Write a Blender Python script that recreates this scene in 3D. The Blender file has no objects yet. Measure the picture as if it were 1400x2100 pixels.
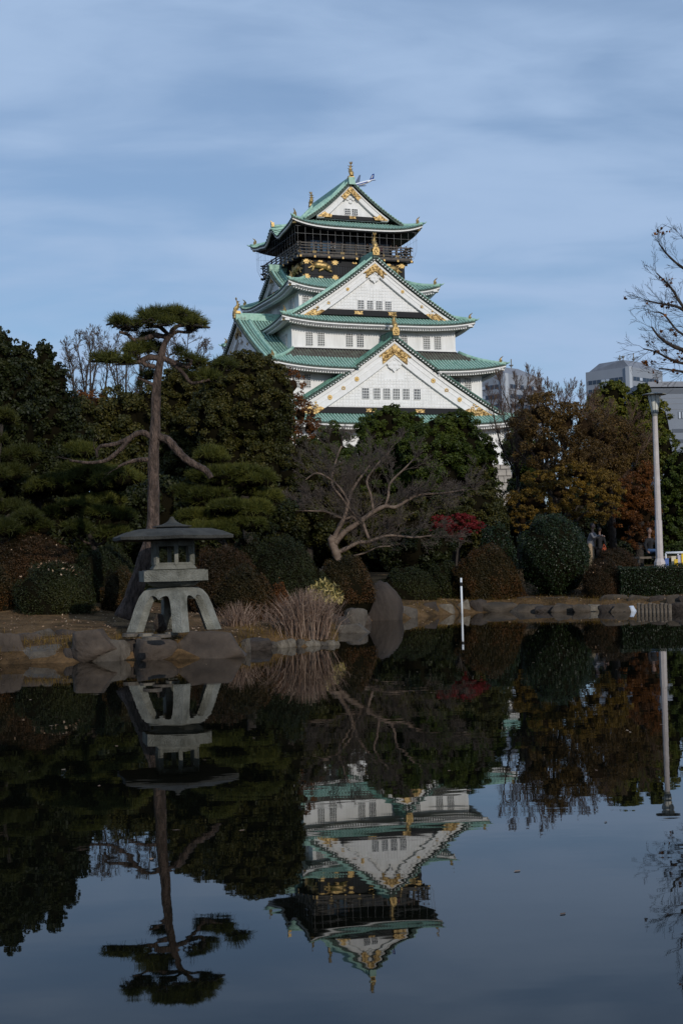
import bpy, math, random
import numpy as np
from mathutils import Vector, Matrix, noise
R = math.radians
random.seed(7)
rng = np.random.default_rng(7)
scene = bpy.context.scene
COL = scene.collection

# ------------------------------------------------------------------ camera, sky, sun, exposure
F = 2917.0; P = R(1.96); RL = 0.026; CAMZ = 1.8
cr, sr = math.cos(RL), math.sin(RL)
cam_d = bpy.data.cameras.new('camera'); cam = bpy.data.objects.new('camera', cam_d); COL.objects.link(cam)
cam_d.sensor_fit = 'VERTICAL'; cam_d.sensor_height = 36; cam_d.lens = 36 * F / 2100
cam_d.clip_start = 0.1; cam_d.clip_end = 9000
_X = Vector((1, 0, 0)); _U = Vector((0, -math.sin(P), math.cos(P))); _F = Vector((0, math.cos(P), math.sin(P)))
_r = _X * cr - _U * sr; _u = _X * sr + _U * cr
cam.matrix_world = Matrix(((_r.x, _u.x, -_F.x, 0), (_r.y, _u.y, -_F.y, 0), (_r.z, _u.z, -_F.z, CAMZ), (0, 0, 0, 1)))
scene.camera = cam
SUN_AZ, SUN_EL = 24.0, 21.0           # degrees right of straight behind the camera, and above the horizon
world = bpy.data.worlds.new('World'); scene.world = world; world.use_nodes = True
nt = world.node_tree; nt.nodes.clear()
def N(t, ty, **k):
    n = t.nodes.new(ty)
    for a, b in k.items():
        if a.startswith('i_'): n.inputs[a[2:].replace('_', ' ')].default_value = b
        else: setattr(n, a, b)
    return n
wo = N(nt, 'ShaderNodeOutputWorld'); bg = N(nt, 'ShaderNodeBackground'); bg.inputs['Strength'].default_value = 0.10
sky = N(nt, 'ShaderNodeTexSky', sky_type='NISHITA', sun_disc=False, sun_elevation=R(SUN_EL), sun_rotation=R(180 - SUN_AZ), air_density=1.0, dust_density=0.3, ozone_density=4.5)
tc = N(nt, 'ShaderNodeTexCoord')
sx = N(nt, 'ShaderNodeSeparateXYZ'); nt.links.new(tc.outputs['Generated'], sx.inputs[0])
# cloud layer: direction projected on a high flat deck so that the streaks thin out towards the horizon
mz = N(nt, 'ShaderNodeMath', operation='MAXIMUM'); mz.inputs[1].default_value = 0.0; nt.links.new(sx.outputs['Z'], mz.inputs[0])
ad = N(nt, 'ShaderNodeMath', operation='ADD'); ad.inputs[1].default_value = 0.22; nt.links.new(mz.outputs[0], ad.inputs[0])
dx = N(nt, 'ShaderNodeMath', operation='DIVIDE'); dy = N(nt, 'ShaderNodeMath', operation='DIVIDE')
nt.links.new(sx.outputs['X'], dx.inputs[0]); nt.links.new(ad.outputs[0], dx.inputs[1])
nt.links.new(sx.outputs['Y'], dy.inputs[0]); nt.links.new(ad.outputs[0], dy.inputs[1])
cx = N(nt, 'ShaderNodeCombineXYZ'); nt.links.new(dx.outputs[0], cx.inputs[0]); nt.links.new(dy.outputs[0], cx.inputs[1])
mp = N(nt, 'ShaderNodeMapping'); mp.inputs['Rotation'].default_value = (0, 0, R(-24)); mp.inputs['Scale'].default_value = (1.0, 2.0, 1); mp.inputs['Location'].default_value = (7.3, 2.4, 0)
nt.links.new(cx.outputs[0], mp.inputs[0])
n1 = N(nt, 'ShaderNodeTexNoise'); n1.inputs['Scale'].default_value = 1.9; n1.inputs['Detail'].default_value = 5; n1.inputs['Roughness'].default_value = 0.45; n1.inputs['Distortion'].default_value = 0.35
nt.links.new(mp.outputs[0], n1.inputs[0])
n2 = N(nt, 'ShaderNodeTexNoise'); n2.inputs['Scale'].default_value = 4.2; n2.inputs['Detail'].default_value = 6; n2.inputs['Roughness'].default_value = 0.55; n2.inputs['Distortion'].default_value = 0.6
nt.links.new(mp.outputs[0], n2.inputs[0])
mixn = N(nt, 'ShaderNodeMath', operation='MULTIPLY_ADD'); mixn.inputs[1].default_value = 0.28; nt.links.new(n2.outputs[0], mixn.inputs[0]); nt.links.new(n1.outputs[0], mixn.inputs[2])
rp = N(nt, 'ShaderNodeMapRange'); rp.interpolation_type = 'SMOOTHSTEP'
rp.inputs['From Min'].default_value = 0.44; rp.inputs['From Max'].default_value = 0.80; rp.inputs['To Min'].default_value = 0.42; rp.inputs['To Max'].default_value = 1.0
nt.links.new(mixn.outputs[0], rp.inputs[0])
mx = N(nt, 'ShaderNodeMix', data_type='RGBA'); nt.links.new(rp.outputs[0], mx.inputs['Factor']); nt.links.new(sky.outputs[0], mx.inputs['A']); mx.inputs['B'].default_value = (4.05, 5.6, 8.1, 1)
nt.links.new(mx.outputs['Result'], bg.inputs['Color']); nt.links.new(bg.outputs[0], wo.inputs['Surface'])
sd = bpy.data.lights.new('sun', 'SUN'); sd.energy = 2.9; sd.angle = R(0.6); sd.color = (1.0, 0.93, 0.83)
sun = bpy.data.objects.new('sun', sd); COL.objects.link(sun)
_s = Vector((math.sin(R(SUN_AZ)) * math.cos(R(SUN_EL)), -math.cos(R(SUN_AZ)) * math.cos(R(SUN_EL)), math.sin(R(SUN_EL))))
sun.rotation_euler = _s.to_track_quat('Z', 'Y').to_euler(); sun.location = (30, -40, 40)
vs = scene.view_settings; vs.view_transform = 'Standard'; vs.look = 'None'; vs.gamma = 1; vs.use_curve_mapping = False; vs.exposure = -0.15
scene.render.engine = 'CYCLES'; scene.cycles.max_bounces = 6; scene.cycles.transparent_max_bounces = 8; scene.cycles.caustics_reflective = False

# ------------------------------------------------------------------ helpers
def ray(px, py):
    x = px - 700; y = py - 1050
    xu = x * cr - y * sr; yu = y * cr + x * sr
    Y = F * math.cos(P) + yu * math.sin(P); Z = -yu * math.cos(P) + F * math.sin(P)
    return xu / Y, Z / Y
def at(px, py, Y):
    a, b = ray(px, py); return Vector((a * Y, Y, CAMZ + b * Y))
def onz(px, py, z):
    a, b = ray(px, py); Y = (z - CAMZ) / b; return Vector((a * Y, Y, z))
def tag(o, label=None, cat=None, group=None, kind=None):
    if label: o['label'] = label
    if cat: o['category'] = cat
    if group: o['group'] = group
    if kind: o['kind'] = kind
    return o
def empty(name, loc, rz=0.0, **k):
    o = bpy.data.objects.new(name, None); COL.objects.link(o); o.location = loc; o.rotation_euler = (0, 0, rz); o.empty_display_size = 0.3
    return tag(o, **k)
def link(name, me, parent=None, loc=None, rot=None, **k):
    o = bpy.data.objects.new(name, me); COL.objects.link(o)
    if parent is not None: o.parent = parent
    if loc is not None: o.location = loc
    if rot is not None: o.rotation_euler = rot
    return tag(o, **k)
def copy_tree(o, parent=None):
    c = o.copy(); COL.objects.link(c)
    if parent is not None: c.parent = parent
    for ch in [q for q in o.children]: copy_tree(ch, c)
    return c
def np_mesh(name, V, Fq, mats, mi=None, smooth=False):
    """V: Nx3, Fq: MxK index array (all faces with K corners)"""
    me = bpy.data.meshes.new(name); V = np.asarray(V, dtype=np.float32); Fq = np.asarray(Fq, dtype=np.int32); k = Fq.shape[1]; m = len(Fq)
    me.vertices.add(len(V)); me.vertices.foreach_set('co', V.ravel())
    me.loops.add(m * k); me.loops.foreach_set('vertex_index', Fq.ravel())
    me.polygons.add(m); me.polygons.foreach_set('loop_start', np.arange(0, m * k, k, dtype=np.int32))
    if mi is not None: me.polygons.foreach_set('material_index', np.asarray(mi, dtype=np.int32))
    if smooth: me.polygons.foreach_set('use_smooth', np.ones(m, dtype=bool))
    for x in (mats if isinstance(mats, (list, tuple)) else [mats]): me.materials.append(x)
    me.update(calc_edges=True); me.validate()
    return me
class MB:
    def __init__(s, tf=None): s.v = []; s.f = []; s.m = []; s.tf = tf; s.cur = 0
    def add(s, vs, fs):
        b = len(s.v)
        if s.tf: vs = [s.tf(*p) for p in vs]
        s.v += [tuple(p) for p in vs]; s.f += [tuple(b + i for i in f) for f in fs]; s.m += [s.cur] * len(fs)
        return s
    def box(s, c, d, rz=0.0, taper=1.0):
        x, y, z = [q / 2 for q in d]; co, si = math.cos(rz), math.sin(rz); vs = []
        for k, dz in enumerate((-z, z)):
            t = taper if k else 1
            for a, b in ((-x, -y), (x, -y), (x, y), (-x, y)):
                a *= t; b *= t; vs.append((c[0] + a * co - b * si, c[1] + a * si + b * co, c[2] + dz))
        return s.add(vs, [(0, 3, 2, 1), (4, 5, 6, 7), (0, 1, 5, 4), (1, 2, 6, 5), (2, 3, 7, 6), (3, 0, 4, 7)])
    def quad(s, a, b, c, d): return s.add([a, b, c, d], [(0, 1, 2, 3)])
    def prism(s, poly, y0, y1):       # polygon in (x, z), extruded along y
        n = len(poly); vs = [(x, y0, z) for x, z in poly] + [(x, y1, z) for x, z in poly]
        return s.add(vs, [tuple(range(n)), tuple(range(2 * n - 1, n - 1, -1))] + [(i, n + i, n + (i + 1) % n, (i + 1) % n) for i in range(n)])
    def zprism(s, poly, z0, z1, top=1.0):     # polygon in (x, y), extruded along z
        n = len(poly); vs = [(x, y, z0) for x, y in poly] + [(x * top, y * top, z1) for x, y in poly]
        return s.add(vs, [tuple(range(n))[::-1], tuple(range(n, 2 * n))] + [(i, (i + 1) % n, n + (i + 1) % n, n + i) for i in range(n)])
    def tube(s, pts, rad, n=6, cap=True, flat=1.0):
        pts = [Vector(p) for p in pts]
        if not isinstance(rad, (list, tuple)): rad = [rad] * len(pts)
        vs = []; fs = []; prev = None
        for i, p in enumerate(pts):
            t = (pts[min(i + 1, len(pts) - 1)] - pts[max(i - 1, 0)]); t.normalize() if t.length > 0 else None
            if prev is None:
                a = t.cross(Vector((0, 0, 1))) if abs(t.z) < 0.95 else t.cross(Vector((1, 0, 0)))
            else: a = prev - t * prev.dot(t)
            a.normalize(); prev = a.copy(); b = t.cross(a)
            for j in range(n):
                w = 2 * math.pi * j / n; vs.append(p + (a * math.cos(w) + b * math.sin(w) * flat) * rad[i])
        for i in range(len(pts) - 1):
            for j in range(n): fs.append((i * n + j, i * n + (j + 1) % n, (i + 1) * n + (j + 1) % n, (i + 1) * n + j))
        if cap: fs += [tuple(range(n))[::-1], tuple(range((len(pts) - 1) * n, len(pts) * n))]
        return s.add(vs, fs)
    def ball(s, c, r, nu=8, nv=6, rot=None):
        r = (r, r, r) if not isinstance(r, (tuple, list)) else r; vs = []; fs = []
        for i in range(1, nv):
            a = math.pi * i / nv
            for j in range(nu):
                w = 2 * math.pi * j / nu; q = Vector((r[0] * math.sin(a) * math.cos(w), r[1] * math.sin(a) * math.sin(w), r[2] * math.cos(a)))
                if rot: q = rot @ q
                vs.append(q + Vector(c))
        t0 = Vector((0, 0, r[2])); t1 = Vector((0, 0, -r[2]))
        if rot: t0 = rot @ t0; t1 = rot @ t1
        vs += [t0 + Vector(c), t1 + Vector(c)]; m = len(vs)
        for i in range(nv - 2):
            for j in range(nu): fs.append((i * nu + j, (i + 1) * nu + j, (i + 1) * nu + (j + 1) % nu, i * nu + (j + 1) % nu))
        for j in range(nu): fs.append((m - 2, j, (j + 1) % nu)); fs.append((m - 1, (nv - 2) * nu + (j + 1) % nu, (nv - 2) * nu + j))
        return s.add(vs, fs)
    def lathe(s, prof, n=12, c=(0, 0, 0), ph=0.0):
        vs = []; fs = []
        for r, z in prof:
            for j in range(n):
                w = ph + 2 * math.pi * j / n; vs.append((c[0] + r * math.cos(w), c[1] + r * math.sin(w), c[2] + z))
        for i in range(len(prof) - 1):
            for j in range(n): fs.append((i * n + j, i * n + (j + 1) % n, (i + 1) * n + (j + 1) % n, (i + 1) * n + j))
        fs += [tuple(range(n))[::-1], tuple(range((len(prof) - 1) * n, len(prof) * n))]
        return s.add(vs, fs)
    def mesh(s, name, mats, smooth=False, off=(0, 0, 0)):
        me = bpy.data.meshes.new(name)
        me.from_pydata([(p[0] - off[0], p[1] - off[1], p[2] - off[2]) for p in s.v], [], s.f)
        for x in (mats if isinstance(mats, (list, tuple)) else [mats]): me.materials.append(x)
        me.polygons.foreach_set('material_index', s.m)
        if smooth: me.polygons.foreach_set('use_smooth', [True] * len(s.f))
        me.update(); me.validate(); return me
    def build(s, name, mats, parent=None, smooth=False, off=(0, 0, 0), **k):
        loc = k.pop('loc', None); return link(name, s.mesh(name, mats, smooth, off), parent, loc=loc, **k)

# ------------------------------------------------------------------ materials
def mat(name, col, rough=0.8, col2=None, scale=3.0, detail=4, bump=0.0, bscale=None, metal=0.0, spec=0.4, col3=None, coord='Object', stretch=(1, 1, 1), lo=0.35, hi=0.65):
    m = bpy.data.materials.new(name); m.use_nodes = True; t = m.node_tree; b = t.nodes['Principled BSDF']
    b.inputs['Roughness'].default_value = rough; b.inputs['Metallic'].default_value = metal; b.inputs['Specular IOR Level'].default_value = spec
    b.inputs['Base Color'].default_value = (*col, 1)
    c = N(t, 'ShaderNodeTexCoord'); mpn = N(t, 'ShaderNodeMapping'); mpn.inputs['Scale'].default_value = stretch; t.links.new(c.outputs[coord], mpn.inputs[0])
    if col2:
        n = N(t, 'ShaderNodeTexNoise'); n.inputs['Scale'].default_value = scale; n.inputs['Detail'].default_value = detail; n.inputs['Roughness'].default_value = 0.6
        t.links.new(mpn.outputs[0], n.inputs[0]); r = N(t, 'ShaderNodeValToRGB'); t.links.new(n.outputs[0], r.inputs[0])
        r.color_ramp.elements[0].position = lo; r.color_ramp.elements[0].color = (*col, 1); r.color_ramp.elements[1].position = hi; r.color_ramp.elements[1].color = (*col2, 1)
        if col3: e = r.color_ramp.elements.new(min(0.98, hi + 0.12)); e.color = (*col3, 1)
        t.links.new(r.outputs[0], b.inputs['Base Color'])
    if bump:
        n = N(t, 'ShaderNodeTexNoise'); n.inputs['Scale'].default_value = bscale or scale * 4; n.inputs['Detail'].default_value = 6; t.links.new(mpn.outputs[0], n.inputs[0])
        bp = N(t, 'ShaderNodeBump'); bp.inputs['Strength'].default_value = min(1, bump); bp.inputs['Distance'].default_value = 0.05 * max(1, bump); t.links.new(n.outputs[0], bp.inputs['Height']); t.links.new(bp.outputs[0], b.inputs['Normal'])
    return m
def leafmat(name, cols, rough=0.55, spec=0.22, patch=0.5, pscale=0.8, trans=0.15):
    """colour differs leaf by leaf, and drifts in patches over the plant"""
    m = bpy.data.materials.new(name); m.use_nodes = True; t = m.node_tree; b = t.nodes['Principled BSDF']
    b.inputs['Roughness'].default_value = rough; b.inputs['Specular IOR Level'].default_value = spec
    g = N(t, 'ShaderNodeNewGeometry'); c = N(t, 'ShaderNodeTexCoord'); n = N(t, 'ShaderNodeTexNoise'); n.inputs['Scale'].default_value = pscale; n.inputs['Detail'].default_value = 3; t.links.new(c.outputs['Object'], n.inputs[0])
    a = N(t, 'ShaderNodeMapRange'); a.inputs['From Min'].default_value = 0.3; a.inputs['From Max'].default_value = 0.7; t.links.new(n.outputs[0], a.inputs[0])
    x = N(t, 'ShaderNodeMix', data_type='FLOAT'); x.inputs['Factor'].default_value = patch; t.links.new(g.outputs['Random Per Island'], x.inputs['A']); t.links.new(a.outputs[0], x.inputs['B'])
    r = N(t, 'ShaderNodeValToRGB'); t.links.new(x.outputs[0], r.inputs[0]); el = r.color_ramp.elements
    while len(el) < len(cols): el.new(0.5)
    for i, q in enumerate(cols): el[i].position = 0.15 + 0.7 * i / (len(cols) - 1); el[i].color = (*q, 1)
    t.links.new(r.outputs[0], b.inputs['Base Color'])
    if trans:
        tr = N(t, 'ShaderNodeBsdfTranslucent'); t.links.new(r.outputs[0], tr.inputs[0]); ms = N(t, 'ShaderNodeMixShader'); ms.inputs[0].default_value = trans
        t.links.new(b.outputs[0], ms.inputs[1]); t.links.new(tr.outputs[0], ms.inputs[2]); t.links.new(ms.outputs[0], t.nodes['Material Output'].inputs[0])
    return m
M = {}
M['white'] = mat('white_plaster', (0.60, 0.60, 0.585), 0.75, (0.76, 0.76, 0.75), 1.3, detail=8, bump=0.15, bscale=6, stretch=(1, 1, .18), lo=.25, hi=.55)
M['white_trim'] = mat('white_trim', (0.68, 0.68, 0.665), 0.7, (0.77, 0.77, 0.76), 1.5, detail=6)
M['copper'] = mat('green_copper_tile', (0.165, 0.33, 0.265), 0.6, (0.34, 0.53, 0.44), 1.6, detail=10, col3=(0.17, 0.24, 0.20), lo=0.30, hi=0.58)
M['copper_dark'] = mat('dark_copper_tile', (0.03, 0.05, 0.042), 0.7, (0.065, 0.10, 0.08), 2.0)
M['copper_brown'] = mat('brown_tile', (0.07, 0.06, 0.05), 0.8, (0.12, 0.13, 0.105), 1.2)  # browner tile for the upper part of one roof
M['gold'] = mat('gold_leaf', (0.30, 0.20, 0.075), 0.45, (0.54, 0.38, 0.16), 5.0, bump=0.8, bscale=9, metal=0.7)
M['gold_carved'] = mat('carved_gold', (0.15, 0.09, 0.03), 0.5, (0.50, 0.35, 0.15), 3.2, detail=2, bump=1.0, bscale=4, metal=0.6, lo=0.42, hi=0.55)
M['black'] = mat('black_lacquer', (0.007, 0.0075, 0.010), 0.55, spec=0.2)
M['gold_dull'] = mat('tarnished_gold', (0.20, 0.145, 0.065), 0.6, metal=0.4)
M['copper_deep'] = mat('deep_green_copper_tile', (0.045, 0.12, 0.09), 0.6, (0.11, 0.25, 0.195), 1.3, detail=8)
M['dark_wood'] = mat('dark_weathered_wood', (0.05, 0.042, 0.036), 0.7, (0.09, 0.078, 0.066), 3)
M['soffit'] = mat('shade_grey_soffit', (0.20, 0.20, 0.20), 0.85)  # pale soffit greyed down: eave shade put into the colour
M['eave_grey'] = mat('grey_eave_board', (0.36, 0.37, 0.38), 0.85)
M['glass_dark'] = mat('dark_window', (0.02, 0.024, 0.03), 0.25)
M['glass_grey'] = mat('grey_shutter', (0.09, 0.095, 0.095), 0.6)
M['glass_blue'] = mat('blue_glass', (0.05, 0.09, 0.14), 0.15)
M['steel'] = mat('thin_steel', (0.16, 0.165, 0.17), 0.5, metal=0.3)
M['lantern_stone'] = mat('lantern_granite', (0.10, 0.10, 0.082), 0.9, (0.235, 0.235, 0.205), 3, detail=12, bump=0.8, bscale=40, col3=(0.12, 0.125, 0.095))
M['lantern_roof'] = mat('dark_granite', (0.022, 0.022, 0.019), 0.9, (0.048, 0.047, 0.041), 4, detail=9, bump=0.6, bscale=30)  # roof and finial granite, darker than the rest of the lantern
M['rock'] = mat('shore_rock', (0.032, 0.023, 0.017), 0.85, (0.085, 0.064, 0.048), 1.8, detail=10, bump=1.0, bscale=7, col3=(0.13, 0.115, 0.10))
M['rock_grey'] = mat('pale_grey_rock', (0.042, 0.034, 0.026), 0.85, (0.098, 0.084, 0.068), 2.2, detail=10, bump=1.2, bscale=8, col3=(0.17, 0.16, 0.15))
M['rock_pale'] = mat('pale_sandy_rock', (0.085, 0.07, 0.052), 0.85, (0.165, 0.145, 0.115), 3, detail=8, bump=0.8, bscale=9)
M['rock_dark'] = mat('dark_brown_rock', (0.018, 0.013, 0.010), 0.85, (0.048, 0.036, 0.028), 2.2, detail=10, bump=1.0, bscale=7)
M['rock_far'] = mat('earthy_bank_rock', (0.034, 0.026, 0.018), 0.85, (0.085, 0.066, 0.048), 1.6, detail=10, bump=1.0, bscale=6)
M['rock_blue'] = mat('bluish_white_rock', (0.45, 0.50, 0.58), 0.7)
M['wall_stone'] = mat('castle_wall_stone', (0.20, 0.18, 0.16), 0.9, (0.34, 0.31, 0.27), 0.7, detail=8, bump=0.8, bscale=4)
M['bark_pine'] = mat('pine_bark', (0.022, 0.014, 0.010), 0.9, (0.125, 0.085, 0.066), 7, detail=8, bump=2.5, bscale=16, stretch=(1.5, 1.5, 0.5))
M['bark_dark'] = mat('dark_bark', (0.018, 0.014, 0.011), 0.9, (0.045, 0.035, 0.028), 4, bump=1, bscale=12)
M['bark_pale'] = mat('pale_smooth_bark', (0.085, 0.058, 0.043), 0.8, (0.17, 0.125, 0.095), 3, bump=0.5, bscale=10)
M['twig_grey'] = mat('grey_twig', (0.055, 0.042, 0.034), 0.85, (0.10, 0.078, 0.064), 2)
M['twig_brown'] = mat('brown_twig', (0.095, 0.055, 0.035), 0.85, (0.13, 0.082, 0.055), 2)
M['twig_black'] = mat('dark_twig', (0.02, 0.017, 0.016), 0.85)
M['core'] = mat('crown_shade_fill', (0.008, 0.007, 0.004), 1.0, spec=0.0)  # near-black solid fill: the shade inside crowns put into the colour
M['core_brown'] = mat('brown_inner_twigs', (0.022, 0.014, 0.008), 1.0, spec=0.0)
M['lamp_post'] = mat('pale_pinkish_concrete', (0.40, 0.36, 0.35), 0.75, (0.47, 0.43, 0.42), 4, bump=0.2, bscale=20)
M['lamp_glass'] = mat('frosted_lamp_glass', (0.55, 0.55, 0.50), 0.35, (0.66, 0.66, 0.60), 3)
M['lamp_cap'] = mat('grey_lamp_cap', (0.20, 0.20, 0.18), 0.6)
M['pole_white'] = mat('white_painted_metal', (0.62, 0.65, 0.68), 0.5)
M['office'] = mat('hazed_office_cladding', (0.21, 0.235, 0.275), 0.6, (0.245, 0.27, 0.31), 0.05)  # far offices toned grey-blue: distance haze put into their colours
M['office_white'] = mat('hazed_white_pillar', (0.38, 0.41, 0.45), 0.6)
M['office_roof'] = mat('hazed_metal_roof', (0.15, 0.165, 0.195), 0.6, (0.19, 0.205, 0.24), 0.3)
M['office_win'] = mat('office_window_blue', (0.025, 0.042, 0.07), 0.3)
M['office_blind'] = mat('office_blind', (0.38, 0.43, 0.50), 0.6)
M['office_dark'] = mat('hazed_block_cladding', (0.10, 0.125, 0.17), 0.5, (0.125, 0.155, 0.20), 0.05)
M['plane_white'] = mat('white_aircraft_paint', (0.75, 0.77, 0.80), 0.35)
M['plane_blue'] = mat('blue_aircraft_paint', (0.025, 0.08, 0.34), 0.35)
M['plane_grey'] = mat('grey_wing', (0.10, 0.13, 0.19), 0.4)
M['skin'] = mat('skin', (0.17, 0.10, 0.075), 0.6)
M['hair'] = mat('black_hair', (0.012, 0.010, 0.009), 0.5)
M['denim'] = mat('blue_denim', (0.05, 0.10, 0.20), 0.85)
M['cloth_black'] = mat('black_cloth', (0.012, 0.012, 0.014), 0.9)
M['cloth_white'] = mat('white_cloth', (0.6, 0.6, 0.6), 0.9)
M['cloth_pink'] = mat('pink_cloth', (0.5, 0.14, 0.18), 0.9)
M['cloth_blue'] = mat('blue_cloth', (0.08, 0.14, 0.35), 0.9)
M['cloth_tan'] = mat('tan_cloth', (0.26, 0.19, 0.12), 0.9)
M['cloth_grey'] = mat('grey_cloth', (0.12, 0.12, 0.13), 0.9)
M['orange'] = mat('orange_bag', (0.55, 0.10, 0.03), 0.7)
M['yellow'] = mat('yellow_plastic', (0.62, 0.42, 0.02), 0.6)
M['cream'] = mat('cream_board', (0.55, 0.50, 0.38), 0.7)
M['lav'] = mat('lavender_board', (0.40, 0.40, 0.52), 0.7)
M['wood_post'] = mat('grey_brown_log', (0.10, 0.08, 0.06), 0.9, (0.17, 0.14, 0.11), 6, bump=0.8, bscale=20)
M['concrete'] = mat('old_concrete', (0.15, 0.145, 0.13), 0.9, (0.21, 0.20, 0.18), 3, bump=0.4, bscale=15)
# foliage: colours kept dark in place of shade over the garden
L = {}
L['dark'] = leafmat('dark_evergreen_leaves', [(0.0066, 0.0095, 0.0025), (0.0152, 0.0206, 0.0044), (0.0304, 0.0332, 0.0059)])
L['olive'] = leafmat('olive_evergreen_leaves', [(0.0126, 0.0155, 0.0029), (0.0315, 0.0329, 0.0057), (0.0683, 0.0565, 0.0103)])
L['green'] = leafmat('mid_green_leaves', [(0.0161, 0.027, 0.0036), (0.0345, 0.052, 0.006), (0.0667, 0.0832, 0.0096)])
L['bright'] = leafmat('yellowish_green_leaves', [(0.0263, 0.037, 0.0036), (0.063, 0.0748, 0.0072), (0.1365, 0.1232, 0.0132)])
L['brown'] = leafmat('brown_winter_leaves', [(0.0342, 0.0206, 0.0067), (0.0698, 0.0413, 0.0109), (0.1164, 0.0689, 0.0168)])
L['bronze'] = leafmat('bronze_yellow_leaves', [(0.0506, 0.035, 0.0062), (0.1075, 0.065, 0.01), (0.2277, 0.135, 0.0169)])
L['rust'] = leafmat('rust_orange_leaves', [(0.034, 0.0135, 0.004), (0.0935, 0.0331, 0.0066), (0.17, 0.0621, 0.0106)])
L['red'] = leafmat('crimson_maple_leaves', [(0.0525, 0.004, 0.005), (0.12, 0.008, 0.01), (0.21, 0.018, 0.016)])
L['azalea'] = leafmat('rusty_green_azalea_leaves', [(0.0138, 0.0131, 0.0028), (0.0344, 0.0225, 0.0044), (0.0861, 0.0319, 0.0066)], patch=0.6, pscale=1.1)
L['azalea_red'] = leafmat('reddish_brown_azalea_leaves', [(0.0128, 0.0101, 0.003), (0.0336, 0.0173, 0.0045), (0.064, 0.0274, 0.0075)], patch=0.5, pscale=1.0)
L['azalea_green'] = leafmat('deep_green_azalea_leaves', [(0.0072, 0.0108, 0.0022), (0.0162, 0.0215, 0.0039), (0.0324, 0.0323, 0.0055)], patch=0.5)
L['topiary'] = leafmat('glossy_topiary_leaves', [(0.0048, 0.011, 0.003), (0.0104, 0.0213, 0.005), (0.0224, 0.0365, 0.0085)], rough=0.42, spec=0.3, patch=0.3)
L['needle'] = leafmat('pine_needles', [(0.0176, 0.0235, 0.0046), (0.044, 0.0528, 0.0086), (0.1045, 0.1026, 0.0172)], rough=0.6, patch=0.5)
L['needle_dark'] = leafmat('shaded_pine_needles', [(0.012, 0.0164, 0.003), (0.028, 0.0344, 0.0055), (0.06, 0.0615, 0.009)], rough=0.6, patch=0.5)  # darker copy of the pine needles, shade worked into the colour
L['straw'] = leafmat('dry_reed_blades', [(0.09, 0.055, 0.04), (0.20, 0.13, 0.095), (0.36, 0.27, 0.21)], patch=0.3)
L['bamboo'] = leafmat('yellow_striped_bamboo_leaves', [(0.04, 0.045, 0.01), (0.24, 0.19, 0.06), (0.46, 0.36, 0.14)], patch=0.2)
L['fallen'] = leafmat('dry_fallen_leaves', [(0.10, 0.055, 0.03), (0.24, 0.14, 0.08), (0.42, 0.30, 0.20)], patch=0.1)

# ------------------------------------------------------------------ terrain and water
SH = [(-260, 1366), (-60, 1364), (60, 1361), (150, 1359), (250, 1354), (380, 1352), (497, 1346), (512, 1334), (560, 1328), (640, 1326), (692, 1321), (694, 1300), (700, 1284),
      (760, 1273), (822, 1270), (880, 1264), (960, 1257), (1040, 1254), (1200, 1253), (1330, 1253), (1420, 1252)]
shore = [onz(a, b, 0.0) for a, b in SH]
poly = [(-70.0, 27.0), (-30.0, 27.0)] + [(p.x, p.y) for p in shore] + [(26, 45.0), (40, 42.0), (48, 25), (44, 8), (20, 2.6), (0, 2.2), (-30, 2.4), (-70, 4)]
PX = np.array([p[0] for p in poly]); PY = np.array([p[1] for p in poly])
def inside(x, y):
    x = np.asarray(x, float); y = np.asarray(y, float); c = np.zeros(x.shape, bool); n = len(PX); j = n - 1
    for i in range(n):
        t = ((PY[i] > y) != (PY[j] > y)) & (x < (PX[j] - PX[i]) * (y - PY[i]) / (PY[j] - PY[i] + 1e-12) + PX[i]); c ^= t; j = i
    return c
def pdist(x, y):
    d = np.full(np.shape(x), 1e9); n = len(PX)
    for i in range(n):
        j = (i + 1) % n; ax, ay, bx, by = PX[i], PY[i], PX[j], PY[j]; L2 = (bx - ax) ** 2 + (by - ay) ** 2
        t = np.clip(((x - ax) * (bx - ax) + (y - ay) * (by - ay)) / L2, 0, 1); d = np.minimum(d, np.hypot(x - ax - t * (bx - ax), y - ay - t * (by - ay)))
    return d
def hgt(x, y):
    x = np.asarray(x, float); y = np.asarray(y, float); d = pdist(x, y); ins = inside(x, y)
    bank = 0.40 * np.clip(d / 0.55, 0, 1) ** 0.7 - 0.05
    up = bank + 0.13 * np.clip(d - 0.5, 0, 2) / 2 + 0.75 * np.clip((d - 2.0) / 6.0, 0, 1) ** 1.2 + 1.2 * np.clip((d - 12) / 60, 0, 1)
    far = np.clip((np.hypot(x, y - 60) - 400) / 2500, 0, 1) * -2.0
    w = 0.05 * np.sin(x * 0.9 + y * 0.4) * np.sin(y * 0.7 - x * 0.3) * np.clip(d / 3, 0, 1)
    return np.where(ins, -0.06 - 0.55 * np.clip(d / 1.5, 0, 1), up + w + far)
def gz(x, y): return float(hgt(np.array([x]), np.array([y]))[0])
def axis(lo, hi, a, b, step, g=1.25):
    v = list(np.arange(a, b + step, step)); s = step; q = v[-1]
    while q < hi: s *= g; q += s; v.append(q)
    s = step; q = v[0]
    while q > lo: s *= g; q -= s; v.insert(0, q)
    return np.array(v)
gx = axis(-4500, 4500, -18, 22, 0.33); gy = axis(-400, 7500, 1, 56, 0.33)
GX, GY = np.meshgrid(gx, gy); GZ = hgt(GX, GY)
V = np.stack([GX, GY, GZ], -1).reshape(-1, 3); nx_, ny_ = len(gx), len(gy)
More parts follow.
